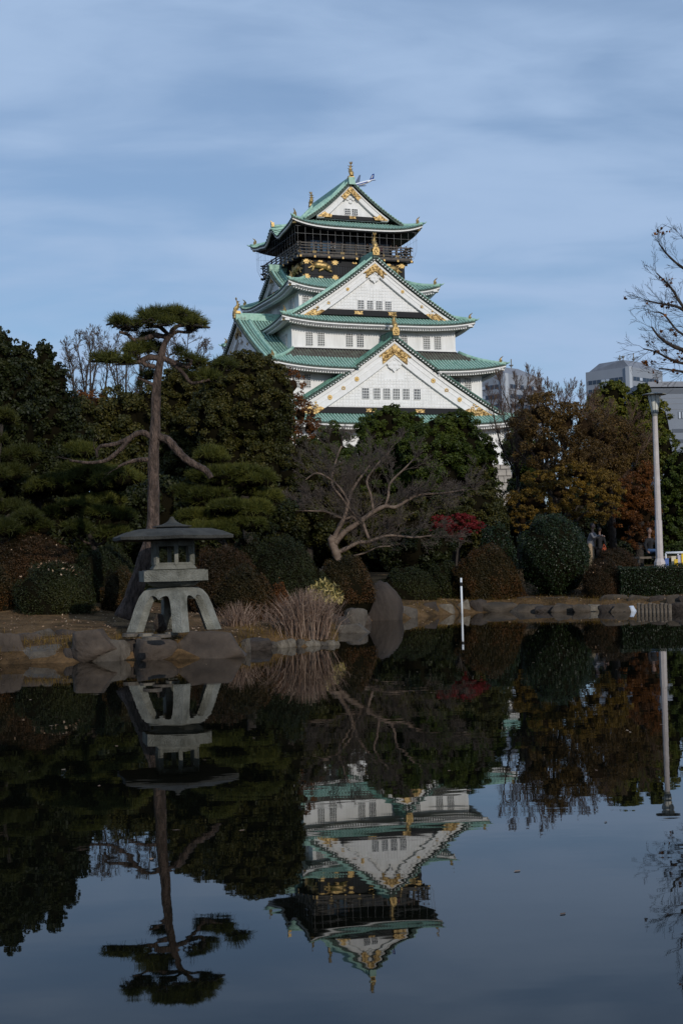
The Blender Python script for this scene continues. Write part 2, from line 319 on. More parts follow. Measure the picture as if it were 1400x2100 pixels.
I = np.arange(nx_ * ny_).reshape(ny_, nx_); Q = np.stack([I[:-1, :-1], I[:-1, 1:], I[1:, 1:], I[1:, :-1]], -1).reshape(-1, 4)
M['ground'] = mat('dry_grass_and_earth', (0.040, 0.025, 0.012), 0.95, (0.145, 0.088, 0.042), 1.6, detail=12, bump=1.0, bscale=14, col3=(0.21, 0.14, 0.075), spec=0.1)
link('ground', np_mesh('ground', V, Q, M['ground'], smooth=True), kind='structure')
m = bpy.data.materials.new('pond_water'); m.use_nodes = True; t = m.node_tree; b = t.nodes['Principled BSDF']
b.inputs['Base Color'].default_value = (0.0030, 0.0034, 0.0022, 1); b.inputs['Roughness'].default_value = 0.012; b.inputs['IOR'].default_value = 1.33; b.inputs['Specular IOR Level'].default_value = 0.36
tcn = N(t, 'ShaderNodeTexCoord'); mpn = N(t, 'ShaderNodeMapping'); mpn.inputs['Scale'].default_value = (0.5, 1.0, 1); t.links.new(tcn.outputs['Object'], mpn.inputs[0])
w1 = N(t, 'ShaderNodeTexNoise'); w1.inputs['Scale'].default_value = 1.6; w1.inputs['Detail'].default_value = 3; t.links.new(mpn.outputs[0], w1.inputs[0])
bp = N(t, 'ShaderNodeBump'); bp.inputs['Strength'].default_value = 1.0; bp.inputs['Distance'].default_value = 0.0010; t.links.new(w1.outputs[0], bp.inputs['Height']); t.links.new(bp.outputs[0], b.inputs['Normal'])
M['water'] = m
mb = MB(); mb.add([(PX[i], PY[i], 0.0) for i in range(len(PX))], [tuple(range(len(PX)))])
# the water sheet reaches a little under the banks
ctr = (-5.0, 25.0); mb = MB(); mb.quad((-75, 1.2, 0), (55, 1.2, 0), (55, 56, 0), (-75, 56, 0)); mb.build('pond_water', M['water'], kind='structure')

# ------------------------------------------------------------------ the castle keep
TH = R(20.8); ZB = 14.3
keep = empty('castle_keep', (0, 200.8, ZB), TH, label='white and gold castle keep with tiered green copper roofs rising above the trees', cat='castle')
OFF = (0, 0, ZB)
FR = {'front': lambda s, t, z: (s, -t, z), 'left': lambda s, t, z: (-t, -s, z), 'right': lambda s, t, z: (t, s, z), 'back': lambda s, t, z: (-s, t, z)}
def cb(mb, name, mats, parent=keep, **k): return mb.build(name, mats, parent, off=OFF if parent is not None else (0, 0, 0), **k)
# all castle meshes are modelled in keep coordinates with true heights; parts sit at the keep's origin
def wallbox(c, hu, hv, z0, z1, m, name='wall', th=0.0):
    mb = MB(); mb.box((c, 0, (z0 + z1) / 2), (2 * hu, 2 * hv, z1 - z0)); return cb(mb, name, m)
def side_of(fr, c, hu, hv):           # centre of the side along s, half length, distance t
    if fr == 'front': return c, hu, hv
    if fr == 'back': return -c, hu, hv
    if fr == 'left': return 0.0, hv, hu - c
    return 0.0, hv, hu + c
class Skirt:
    """a pent roof running round a storey"""
    def __init__(s, c, hu, hv, over, z0, up, rise, soff=None, sag=0.25, bumpL=None): s.__dict__.update(locals())
    def z(s, fr, x, q):                # x along the side from its centre, q 0 at the eave .. 1 at the wall
        _, hl, _ = side_of(fr, s.c, s.hu, s.hv); a = hl - s.over * q; r = min(1.0, abs(x) / a)
        z = s.z0 + s.up * (r ** 4.0) * (1 - q) ** 1.5 + s.rise * q * (1 - s.sag * (1 - q))
        if fr == 'left' and s.bumpL: z += s.bumpL * math.exp(-(x / 1.25) ** 2) * (1 - q) ** 0.6
        return z
def build_skirt(S, tile=M['copper'], fascia=M['white_trim'], soffit=M['soffit'], rafter=M['white_trim'], cut=None, qmax=1.0, top_brown=0.0, raf=True):
    roof = None; ribs = MB(); fas = MB(); sof = MB(); rf = MB(); surf = MB(); ends = MB()
    for fr in ('front', 'left', 'right', 'back'):
        c, hl, tt = side_of(fr, S.c, S.hu, S.hv); f = FR[fr]
        for mbx in (ribs, fas, sof, rf, surf, ends): mbx.tf = (lambda f: lambda x, y, z: f(x, y, z))(f)
        def ok(x, q): return cut is None or fr != 'front' or S.z(fr, x, q) > cut(c + x) - 0.25
        nq = 5; step = 0.44 if fr in ('front', 'left') else 0.72; n = int(2 * hl / step); xs = [-hl + 2 * hl * i / n for i in range(n + 1)]
        for i in range(n):             # sheet
            for k in range(nq):
                q0, q1 = qmax * k / nq, qmax * (k + 1) / nq
                def px_(x, q): a = hl - S.over * q; return max(-a, min(a, x))
                P4 = [(px_(xs[i], q0), q0), (px_(xs[i + 1], q0), q0), (px_(xs[i + 1], q1), q1), (px_(xs[i], q1), q1)]
                if abs(P4[0][0] - P4[1][0]) < 1e-4 and abs(P4[2][0] - P4[3][0]) < 1e-4: continue
                if not ok((xs[i] + xs[i + 1]) / 2, (q0 + q1) / 2): continue
                surf.cur = 1 if q0 >= 1 - top_brown else 0
                surf.quad(*[(c + x, tt - S.over * q, S.z(fr, x, q)) for x, q in P4])
        for i in range(n):             # round tile rows
            x = (xs[i] + xs[i + 1]) / 2; qe = min(qmax, (hl - abs(x)) / S.over)
            if qe < 0.08: continue
            w = step * 0.33; pts = []; K = 5
            for k in range(K + 1):
                q = qe * k / K
                if not ok(x, q): pts = [] if k < K else pts; continue
                pts.append((x, tt - S.over * q + (0.04 if k == 0 else 0), S.z(fr, x, q), q))
            for k in range(len(pts) - 1):
                A, B = pts[k], pts[k + 1]; h = 0.13
                ribs.cur = 1 if (A[3] + B[3]) / 2 > 1 - top_brown else 0
                vs = []
                for p in (A, B): vs += [(c + x - w, p[1], p[2] - 0.02), (c + x - w * 0.6, p[1], p[2] + h), (c + x + w * 0.6, p[1], p[2] + h), (c + x + w, p[1], p[2] - 0.02)]
                ribs.add(vs, [(0, 1, 5, 4), (1, 2, 6, 5), (2, 3, 7, 6)] + ([(3, 2, 1, 0)] if k == 0 else []))
            if pts and pts[0][3] == 0: ends.add([(c + x + 0.15 * math.cos(w_), tt + 0.06, S.z(fr, x, 0) - 0.0 + 0.15 * math.sin(w_)) for w_ in [math.pi * j / 3 for j in range(6)]], [tuple(range(6))])
        m = max(8, int(2 * hl / 0.7)); ys = [-hl + 2 * hl * i / m for i in range(m + 1)]
        for i in range(m):             # white board under the tiles, soffit and rafter ends
            x0, x1 = ys[i], ys[i + 1]
            if not (ok(x0, 0) and ok(x1, 0)): continue
            z0, z1 = S.z(fr, x0, 0), S.z(fr, x1, 0)
            fas.cur = 0
            for (ta, tb, za, zb2, cc) in ((0.0, -0.14, -0.03, -0.15, 1), (-0.06, -0.16, -0.15, -0.36, 0), (-0.26, -0.3, -0.34, -0.50, 2)):
                fas.cur = cc; fas.add([(c + x0, tt + ta, z0 + za), (c + x1, tt + ta, z1 + za), (c + x1, tt + ta, z1 + zb2), (c + x0, tt + ta, z0 + zb2), (c + x0, tt + tb - .1, z0 + zb2), (c + x1, tt + tb - .1, z1 + zb2)], [(0, 3, 2, 1), (3, 4, 5, 2)])
            d = S.soff
            zi = S.z0 - 0.45
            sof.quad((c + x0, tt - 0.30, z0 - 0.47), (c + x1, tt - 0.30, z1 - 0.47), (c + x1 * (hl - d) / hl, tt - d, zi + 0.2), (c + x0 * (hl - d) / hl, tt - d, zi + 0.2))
            if raf:
                for xx, zz in (((x0 * 3 + x1) / 4, (z0 * 3 + z1) / 4), ((x0 + 3 * x1) / 4, (z0 + 3 * z1) / 4)):
                    rf.add([(c + xx + a, tt + b_, zz + e) for b_, e0 in ((-0.42, -0.50), (-1.05, -0.52)) for a in (-0.10, 0.10) for e in (e0, e0 - 0.23)], [(0, 1, 3, 2), (4, 6, 7, 5), (0, 4, 5, 1), (2, 3, 7, 6), (1, 5, 7, 3), (0, 2, 6, 4)])
    roof = cb(surf, 'roof', [M['copper_dark'], M['copper_brown']])
    def sub(mbx, name, ms, **k):
        mbx.tf = None
        if not mbx.v: return
        o = link(name, mbx.mesh(name, ms, False, OFF), roof, **k); return o
    sub(ribs, 'tile_rows', [tile, M['copper_brown']], kind='stuff'); sub(ends, 'tile_end_caps', M['copper_dark'], kind='stuff')
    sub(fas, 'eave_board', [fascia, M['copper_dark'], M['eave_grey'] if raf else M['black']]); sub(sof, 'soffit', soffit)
    if raf: sub(rf, 'rafter_ends', rafter, kind='stuff')
    for su in (-1, 1):                 # hip ridges with their ornaments
        for sv in (-1, 1):
            pts = []
            for k in range(7):
                q = qmax * k / 6; u = S.c + su * (S.hu - S.over * q); v = sv * (S.hv - S.over * q)
                pts.append((u, v, S.z('front', S.hu - S.over * q, q) + 0.12))
            h = MB(); h.tube(pts[:], [0.20] + [0.22] * 6, 6, flat=1.3); d = Vector((su, sv, 0)).normalized()
            tip = Vector(pts[0]) ; h.tube([tip, tip + d * 0.35 + Vector((0, 0, 0.06)), tip + d * 0.6 + Vector((0, 0, 0.22))], [0.16, 0.1, 0.03], 5)
            link('hip_ridge', h.mesh('hip_ridge', tile, True, OFF), roof)
            g = MB(); p0 = Vector(pts[0]) - d * 0.75 + Vector((0, 0, 0.3)); g.box(p0, (0.34, 0.34, 0.5), R(45)); g.tube([p0 + Vector((0, 0, 0.2)) - d * 0.1, p0 + Vector((0, 0, 0.5)) + d * 0.05, p0 + Vector((0, 0, 0.75)) + d * 0.35], [0.17, 0.10, 0.03], 5)
            link('hip_ornament', g.mesh('hip_ornament', M['gold'], False, OFF), roof)
            e = MB(); e.box((pts[0][0] - su * 0.45, pts[0][1] - sv * 0.45, S.z0 + S.up - 0.62), (0.42, 0.42, 0.34), R(45)); link('corner_cap', e.mesh('corner_cap', M['gold'], False, OFF), roof)
    return roof

def shachi(parent, base, out, hgt_=2.4, name='ridge_fish'):
    """gold dolphin-fish standing head down on a ridge end; out = outward unit vector in keep coordinates"""
    b = Vector(base); o = Vector(out); k = hgt_ / 2.4; s = o.cross(Vector((0, 0, 1)))
    mb = MB(); pts = [b + o * 0.45 * k + Vector((0, 0, 0.1)), b + o * 0.38 * k + Vector((0, 0, 0.5 * k)), b + o * 0.05 * k + Vector((0, 0, 0.85 * k)), b - o * 0.10 * k + Vector((0, 0, 1.3 * k)), b + o * 0.02 * k + Vector((0, 0, 1.75 * k)), b + o * 0.16 * k + Vector((0, 0, 2.05 * k))]
    mb.tube(pts, [0.33 * k, 0.40 * k, 0.36 * k, 0.25 * k, 0.15 * k, 0.09 * k], 8)
    mb.box(b + Vector((0, 0, -0.05)), (0.95 * k, 0.95 * k, 0.45 * k), 0, 0.85)
    for a in (-0.5, 0.0, 0.5):          # tail fan
        t0 = pts[-1]; t1 = t0 + Vector((0, 0, 0.5 * k)) + s * a * 0.5 * k + o * 0.1 * k; mb.tube([t0, (t0 + t1) / 2 + s * a * 0.12, t1], [0.08 * k, 0.11 * k, 0.02 * k], 4)
    for i in (1, 2, 3, 4):              # back and side fins
        p = pts[i]
        for w in (-1, 1): mb.tube([p + s * w * 0.2 * k, p + s * w * 0.48 * k + Vector((0, 0, 0.16 * k))], [0.10 * k, 0.015], 4)
        mb.tube([p - o * 0.2 * k, p - o * 0.48 * k + Vector((0, 0, 0.2 * k))], [0.11 * k, 0.015], 4)
    return link(name, mb.mesh(name, M['gold'], False, OFF), parent)

def window(fr, s, t, z, w, h, nx=4, nz=5, pane=None, parent=keep, depth=0.18, surround=True):
    """opening set in the wall face with its white lattice; s = left edge, z = sill"""
    f = FR[fr]; mb = MB(f); mb.box((s + w / 2, t + 0.005, z + h / 2), (w, 0.05, h)); win = cb(mb, 'window', pane or M['glass_grey'])
    la = MB(f); bw = 0.055
    for i in range(nx + 1): la.box((s + w * i / nx, t + 0.09, z + h / 2), (bw, 0.07, h))
    for k in range(nz + 1): la.box((s + w / 2, t + 0.075, z + h * k / nz), (w, 0.06, bw))
    link('lattice', la.mesh('lattice', M['white_trim'], False, OFF), win)
    return win

def prof(x, half, za, zb, k=0.16):
    r = min(1.25, abs(x) / half); return zb + (za - zb) * (1 - r - k * r * (1 - r)) if r <= 1 else zb - (r - 1) * (za - zb) * (1 - k)
def gable(fr, c, t, half, za, zb, depth, tri, wv, ridge=1.0, orn=1.0, studs=4, wins=(), tile=M['copper'], inner_t=None, fish=True, band=0.8, over=0.9):
    """t = wall plane, za/zb = apex and foot of the barge board, tri = (half width, base z) of the lattice wall, wv = board depth"""
    f = FR[fr]; pf = lambda x: prof(x, half, za, zb)
    th, tz = tri; tip = pf(0) - wv
    wall = MB(f); n = 12; xs = [-th * 1.25 + 2.5 * th * i / n for i in range(n + 1)]
    pl = [(c + x, max(tz - 0.02, pf(x) - wv * 0.3)) for x in xs]; wall.add([(a, t, z) for a, z in pl] + [(c + xs[-1], t, tz - 0.02), (c + xs[0], t, tz - 0.02)], [tuple(range(len(pl) + 2))])
    g = cb(wall, 'gable', M['white'])
    def sub(mbx, name, ms, smooth=False, **k): return link(name, mbx.mesh(name, ms, smooth, OFF), g, **k)
    # lattice of raised white squares
    la = MB(f); st = 0.42; zz = tz + 0.15
    while zz < tip:
        x = -math.floor(th / st) * st
        while x <= th:
            if pf(x) - wv - 0.05 > zz + st * 0.5 and not any(w[0] - 0.15 < c + x < w[0] + w[2] + 0.15 and w[1] - 0.2 < zz + .2 < w[1] + w[3] + 0.25 for w in wins) and not (abs(x) < 1.3 * orn and zz > tip - 3.0 * orn):
                la.add([(c + x - .165, t + .05, zz - .01), (c + x + .165, t + .05, zz - .01), (c + x + .165, t + .05, zz + .31), (c + x - .165, t + .05, zz + .31), (c + x - .17, t, zz - .02), (c + x + .17, t, zz - .02), (c + x + .17, t, zz + .32), (c + x - .17, t, zz + .32)], [(0, 1, 2, 3), (0, 4, 5, 1), (1, 5, 6, 2), (2, 6, 7, 3), (3, 7, 4, 0)])
            x += st
        zz += st
    sub(la, 'gable_lattice', M['white_trim'], kind='stuff')
    for w in wins:
        window(fr, w[0], t + 0.02, w[1], w[2], w[3], 4, 4, M['glass_dark'] if w[4] else M['glass_grey'])
    # black beam at the foot with gold plates
    bm = MB(f); bm.box((c, t + 0.12, tz - band / 2), (2 * half * 0.86, 0.3, band)); sub(bm, 'black_beam', M['black'])
    for a in (-0.32, 0.32) if th > 4 else (0,):
        pb = MB(f); w_, h_ = 0.75 * orn ** .5, 0.22; x = c + a * th * 1.1; z = tz - band * 0.5
        pb.prism([(x - w_, z + h_), (x - w_ * .8, z), (x - w_, z - h_), (x + w_, z - h_), (x + w_ * .8, z), (x + w_, z + h_)], t + 0.28, t + 0.34); sub(pb, 'gold_plate', M['gold_carved'])
    N_ = 14
    for sg in (-1, 1):
        X = [sg * half * i / N_ for i in range(N_ + 1)]
        bb = MB(f)                      # barge board, then its raised upper moulding
        for (tt0, tt1, o0, o1) in ((t + 0.02, t + 0.42, 0.0, -1.0), (t + 0.42, t + 0.56, 0.06, -0.20), (t + 0.42, t + 0.47, -0.50, -0.56)):
            for i in range(N_):
                for_z = lambda x, o: pf(x) + (o * wv if o < 0 else o)
                a0, a1 = X[i], X[i + 1]
                vs = [(c + a0, tt1, for_z(a0, o0)), (c + a1, tt1, for_z(a1, o0)), (c + a1, tt1, max(zb - .05, for_z(a1, o1))), (c + a0, tt1, max(zb - .05, for_z(a0, o1)))]
                vs += [(p[0], tt0, p[2]) for p in vs]; bb.add(vs, [(0, 1, 2, 3), (3, 2, 6, 7), (0, 4, 5, 1)])
        sub(bb, 'barge_board', M['white_trim'])
        # roof slope, running back into the keep
        K = 16; Xo = [sg * half * 1.13 * i / K for i in range(K + 1)]; lift = 0.62
        zt = lambda x: prof(x, half * 1.0, za, zb) + lift
        sl = MB(f); to = t + over; ti = t - depth
        for i in range(K):
            a0, a1 = Xo[i], Xo[i + 1]
            sl.add([(c + a0, to, zt(a0)), (c + a1, to, zt(a1)), (c + a1, ti, zt(a1)), (c + a0, ti, zt(a0)), (c + a0, to, zt(a0) - .42), (c + a1, to, zt(a1) - .42), (c + a1, ti, zt(a1) - .42), (c + a0, ti, zt(a0) - .42)], [(0, 1, 2, 3), (0, 4, 5, 1), (4, 7, 6, 5)] + ([(1, 5, 6, 2)] if i == K - 1 else []))
        sub(sl, 'gable_roof', M['copper_dark'])
        rb = MB(f); nr = int(depth / 0.44)
        for r_ in range(nr):
            y = to - 0.55 - r_ * 0.44
            for i in range(0, K, 2):
                A, B = Xo[i], Xo[i + 2]
                rb.add([(c + x, y + dy_, zt(x) + dz) for x in (A, B) for dy_, dz in ((-.11, -.01), (-.06, .13), (.06, .13), (.11, -.01))], [(0, 1, 5, 4), (1, 2, 6, 5), (2, 3, 7, 6)])
        sub(rb, 'tile_rows', tile, kind='stuff')
        ve = MB(f); d = 0.0              # tile ends along the verge: two rows of little rolls
        x = 0.25
        while x < half * 1.1:
            for (dz, rr) in ((-0.02, 0.14), (-0.32, 0.09)):
                ve.cur = 0 if dz > -0.1 else 1
                ve.tube([(c + sg * x, to - 0.5, zt(x) + dz), (c + sg * x, to + 0.10, zt(x) + dz)], rr, 6)
            x += 0.36
        sub(ve, 'verge_tiles', [M['copper_dark'], M['white_trim']], kind='stuff')
        dr = MB(f); dr.tube([(c + x, to - 0.42, zt(x) + 0.16) for x in Xo], 0.19, 6); dr.tube([(c + x, to - 1.75, zt(x) + 0.2) for x in Xo[1:-1]], 0.24, 6, flat=1.3); sub(dr, 'descending_ridge', tile, True)
        # gold foot ornament and studs
        go = MB(f); xf = half * 0.97; pts = [(c + sg * xf, pf(xf) - .10), (c + sg * half * 0.80, pf(half * 0.80) - 0.32), (c + sg * half * 0.76, pf(half * .76) - wv * 0.62), (c + sg * half * 0.70, pf(half * .70) - wv * 0.72), (c + sg * half * 0.66, pf(half * .66) - wv * 1.0), (c + sg * half * 0.74, max(zb - 0.02, pf(half * .74) - wv * 1.02)), (c + sg * xf, zb - 0.05)]
        go.prism(pts, t + 0.46, t + 0.52)
        for _ in range(int(26 * orn)):
            i_ = rng.random(); x = half * (0.74 + 0.2 * i_); zlo = max(zb, pf(x) - wv * .9); zhi = pf(x) - .4
            if zhi > zlo: go.ball((c + sg * x, t + 0.53, zlo + (zhi - zlo) * rng.random()), (0.17, 0.08, 0.13), 5, 4)
        sub(go, 'foot_ornament', M['gold_carved'])
        for q in range(studs):
            fx = half * (0.36 + 0.5 * (q + 0.0) / max(1, studs)); zc = pf(fx) - wv * 0.56
            rs = MB(f)
            if q % 2 == 0:
                rs.prism([(c + sg * fx + 0.32 * orn * math.cos(w), zc + 0.32 * orn * math.sin(w)) for w in [math.pi * j / 6 for j in range(12)]], t + 0.43, t + 0.52); rs.ball((c + sg * fx, t + .52, zc), (0.12, 0.07, 0.12), 6, 4)
            else:
                for j in range(5):
                    w = R(90 + 36 * (j - 2)); rs.ball((c + sg * fx + 0.2 * math.cos(w) * orn, t + 0.5, zc + 0.2 * math.sin(w) * orn), (0.10 * orn, 0.06, 0.10 * orn), 5, 4)
                rs.box((c + sg * fx, t + 0.5, zc - 0.1), (0.5 * orn, 0.08, 0.12))
            sub(rs, 'gold_crest', M['gold'])
    # apex ornament: a carved gold chevron, white pendant below it
    ap = MB(f); o = orn; s0 = (za - zb) / half * 1.1
    for sg in (-1, 1):
        pts = [(c, pf(0) - .25), (c + sg * 1.3 * o, pf(1.3 * o) - .28), (c + sg * 2.35 * o, pf(2.35 * o) - .3), (c + sg * 2.05 * o, pf(2.05 * o) - .66 * o), (c + sg * 1.8 * o, pf(1.8 * o) - .55 * o), (c + sg * 1.75 * o, pf(1.75 * o) - 1.75 * o), (c + sg * 1.3 * o, pf(1.3 * o) - 1.8 * o), (c, pf(0) - 1.72 * o)]
        ap.prism(pts, t + 0.46, t + 0.56)
        for _ in range(int(44 * o)):
            x = rng.random() * 1.7 * o; ap.ball((c + sg * x, t + 0.57, pf(x) - .4 - rng.random() * 1.25 * o), (0.16, 0.09, 0.12), 5, 4)
        for _ in range(6): x = (1.6 + rng.random() * .7) * o; ap.ball((c + sg * x, t + 0.57, pf(x) - .42), (0.13, 0.07, 0.10), 5, 4)
    ap.prism([(c + 0.5 * o * math.cos(w), pf(0) - 1.05 * o + 0.5 * o * math.sin(w)) for w in [math.pi * j / 7 for j in range(14)]], t + 0.56, t + 0.66)
    sub(ap, 'apex_ornament', M['gold_carved'])
    pe = MB(f); zt0 = pf(0) - 1.85 * o
    pe.prism([(c, zt0), (c + 1.0 * o, zt0 - 1.0 * o), (c + .85 * o, zt0 - 1.6 * o), (c + .4 * o, zt0 - 1.75 * o), (c, zt0 - 2.2 * o), (c - .4 * o, zt0 - 1.75 * o), (c - .85 * o, zt0 - 1.6 * o), (c - 1.0 * o, zt0 - 1.0 * o)], t + 0.05, t + 0.30)
    for (x, z, r_) in ((.75, -1.1, .34), (-.75, -1.1, .34), (.38, -1.65, .28), (-.38, -1.65, .28), (0, -.55, .26), (0, -1.1, .3), (1.25, -.95, .26), (-1.25, -.95, .26), (1.75, -1.25, .22), (-1.75, -1.25, .22), (2.2, -1.6, .18), (-2.2, -1.6, .18)):
        pe.ball((c + x * o, t + .28, zt0 + z * o), (r_ * o, .1, r_ * .8 * o), 8, 5)
    sub(pe, 'carved_pendant', M['white_trim'])
    # main ridge
    rd = MB(f); zr = za + lift + 0.25; rd.cur = 0; rd.box((c, (to + ti) / 2, zr), (0.55, to - ti, 0.75)); rd.tube([(c, to, zr + .42), (c, ti, zr + .42)], 0.24, 8); rd.cur = 1; rd.box((c, to + 0.06, zr - 0.1), (0.8, 0.12, 0.9))
    sub(rd, 'main_ridge', [tile, M['copper_dark']])
    if fish: shachi(g, f(c, to - 0.35, zr + 0.75), Vector(f(0, 1, 0)), 2.1 * fish)
    # demon-face end plate in gold
    ep = MB(f); ep.prism([(c - .42, zr - .15), (c - .5, zr + .5), (c - .3, zr + .95), (c + .3, zr + .95), (c + .5, zr + .5), (c + .42, zr - .15)], to + 0.13, to + 0.25)
    for (x, z, r_) in ((-.2, .35, .13), (.2, .35, .13), (0, .62, .16), (0, .1, .15)): ep.ball((c + x, to + .26, zr + z), (r_, .1, r_), 6, 4)
    if fish: sub(ep, 'ridge_end_plate', M['gold'])
    return g

# storeys
wallbox(1.5, 16.2, 16.0, 13.6, 20.3, M['white'])
wallbox(1.4, 14.2, 14.0, 20.3, 27.2, M['white'])
wallbox(0.93, 11.83, 12.0, 27.2, 33.4, M['white'])
wallbox(0.2, 9.0, 9.2, 33.4, 38.5, M['white'])
bw = wallbox(0.1, 7.35, 7.5, 38.5, 42.9, M['black'], 'black_storey')
# thin sills where storeys meet the roofs
for c_, hu, hv, z in ((0.93, 11.83, 12.0, 30.02), (1.4, 14.2, 14.0, 22.7)):
    mb = MB(); mb.box((c_, 0, z), (2 * hu + .24, 2 * hv + .24, 0.14)); cb(mb, 'wall_skirt_board', M['white_trim'])
    mb = MB(); mb.box((c_, 0, z - .2), (2 * hu + .1, 2 * hv + .1, 0.26)); cb(mb, 'wall_base_beam', M['black'])
gA = dict(c=2.0, t=15.5, half=15.15, za=30.5, zb=20.7)
gB = dict(c=0.85, t=12.2, half=11.0, za=41.75, zb=34.05)
cutA = lambda u: prof(u - gA['c'], gA['half'], gA['za'], gA['zb']) + 0.55
S1 = Skirt(1.6, 18.6, 18.5, 5.2, 19.35, 1.1, 2.9, 2.3); S2 = Skirt(1.25, 16.75, 16.7, 4.8, 26.75, 1.0, 3.05, 2.6)
S3 = Skirt(1.0, 13.85, 14.1, 4.9, 33.15, 0.8, 2.7, 2.1, 0.08); S4 = Skirt(0.2, 11.0, 11.0, 3.6, 38.2, 1.0, 2.0, 1.9)
build_skirt(S1); build_skirt(S2, cut=cutA, top_brown=0.41); build_skirt(S3); build_skirt(S4)
gable('front', wins=[(2.0 - 4.57 + a, 22.9, 0.92, 1.4, dk) for a, dk in ((0, 1), (1.59, 0), (2.98, 0), (4.37, 0), (5.75, 0), (7.35, 1))], depth=6.5, tri=(9.9, 21.75), wv=2.15, orn=1.0, fish=1.0, tile=M['copper_deep'], **gA)
gable('front', wins=[(-1.55 + a, 35.35, 0.85, 1.15, 1) for a in (0, 1.32, 2.64, 3.96)], depth=6.0, tri=(6.9, 35.15), wv=1.55, orn=0.72, studs=2, fish=1.0, band=0.75, **gB)
gable('left', c=1.9, t=14.6, half=10.9, za=34.55, zb=28.2, depth=6, tri=(7.2, 29.4), wv=1.5, orn=0.7, studs=2, fish=0.9)
gable('left', c=0.0, t=9.0, half=4.4, za=41.9, zb=39.0, depth=3, tri=(2.7, 39.5), wv=0.7, orn=0.35, studs=0, fish=0, band=0.4)
# windows of the storeys
for s in (-8.95, -7.3, -3.3, -1.75, 4.6, 7.95, 9.6): window('front', s, 12.0, 30.25, 0.95, 1.75, 4, 6, M['glass_dark'] if s == -1.75 else M['glass_grey'])
for s in (-11.6, -10.1, 11.4, 13.0): window('front', s, 14.0, 24.4, 0.95, 1.75, 4, 6)
for s in (-8.3, -6.9): window('front', s, 9.2, 35.9, 0.9, 1.5, 4, 5)
for s in (-13.5, -12.0, 12.3, 14.2): window('front', s, 16.0, 16.2, 1.0, 1.8, 4, 6)
for s in (7.9, 9.2, -9.5): window('left', s, 10.9, 30.25, 0.95, 1.75, 3, 5)
for s in (5.2, 6.5, 0.2, 1.5, -4.8, -3.5): window('left', s, 8.8, 35.8, 0.85, 1.6, 3, 5)
# black storey: gold tigers, crosses, small plates
def tiger(fr, s0, t, z0, sg, k=1.0):
    mb = MB(); P_ = lambda a, b, c_=0.0: Vector((s0 + sg * a * k, -(t + 0.05 + c_), z0 + b * k)) if fr == 'front' else Vector((-(t + 0.05 + c_), -(s0 + sg * a * k), z0 + b * k))
    mb.tube([P_(0.75, .85), P_(1.2, .92, .05), P_(1.8, .86, .08), P_(2.25, .80, .08), P_(2.6, .72, .08)], [.38, .50, .45, .52, .42], 8)            # trunk
    mb.ball(P_(2.72, .60, .14), (.48, .34, .44), 8, 6); mb.ball(P_(2.92, .48, .20), (.17, .16, .15), 6, 5)                                          # head, muzzle
    for a in (2.5, 2.92): mb.ball(P_(a, .90, .12), .09, 5, 4)
    mb.tube([P_(.85, .75), P_(.55, .52, .05), P_(.62, .28, .05), P_(.38, .12, .05)], [.28, .20, .14, .13], 6); mb.tube([P_(.7, .8), P_(.3, .66), P_(.1, .5), P_(-.1, .55)], [.25, .16, .13, .12], 6)  # hind legs
    mb.tube([P_(2.2, .65), P_(1.9, .35, .08), P_(1.55, .22, .08), P_(1.45, .06, .08)], [.26, .18, .14, .14], 6); mb.tube([P_(2.4, .6), P_(2.75, .3, .1), P_(3.1, .14, .1), P_(3.3, .12, .1)], [.25, .17, .14, .13], 6)  # fore legs
    mb.tube([P_(.75, .95), P_(.45, 1.05), P_(.25, 1.25), P_(.35, 1.42), P_(.6, 1.38), P_(.72, 1.25)], [.11, .09, .08, .08, .08, .07], 6)         # tail
    link('gold_tiger', mb.mesh('gold_tiger', M['gold'], True, OFF), bw)
tiger('front', -6.7, 7.5, 41.05, 1, 1.02); tiger('front', 6.9, 7.5, 41.05, -1, 1.02); tiger('left', 6.7, 7.25, 41.05, -1, 1.02); tiger('left', -6.7, 7.25, 41.05, 1, 1.02)
def cross(fr, s, t, z, w=0.50, h=0.36):
    f = FR[fr]; mb = MB(f); mb.prism([(s - w, z + h * .5), (s - w * .75, z), (s - w, z - h * .5), (s - .25, z - h * .3), (s - .25, z - h), (s, z - h * .8), (s + .25, z - h), (s + .25, z - h * .3), (s + w, z - h * .5), (s + w * .75, z), (s + w, z + h * .5), (s + .25, z + h * .3), (s + .25, z + h), (s - .25, z + h), (s - .25, z + h * .3)], t + 0.08, t + 0.14)
    link('gold_fitting', mb.mesh('gold_fitting', M['gold'], False, OFF), bw)
for fr, t in (('front', 7.5), ('left', 7.25)):
    for s in (-7.0, -2.9, 2.9, 7.0): cross(fr, s, t, 42.45); cross(fr, s, t, 40.35)
    for s in (-5.0, 5.0, 0): cross(fr, s, t, 42.5, 0.42, 0.14); cross(fr, s, t, 40.35, 0.42, 0.14)
    f = FR[fr]
    for s in (-7.1, -2.9, 2.9, 7.1): mb = MB(f); mb.box((s, t + .03, 41.4), (.34, .1, 2.9)); link('post', mb.mesh('post', M['black'], False, OFF), bw)
    mb = MB(f); mb.box((0, t + .03, 42.05), (14.6, .08, .2)); mb.box((0, t + .03, 40.75), (14.6, .08, .2)); link('rail_beam', mb.mesh('rail_beam', M['black'], False, OFF), bw)
    mb = MB(f)
    for i in range(14): mb.box((-2.4 + i * .37, t + 0.03, 41.4), (.1, .08, 1.1))
    link('shutter_bars', mb.mesh('shutter_bars', M['glass_dark'], False, OFF), bw)
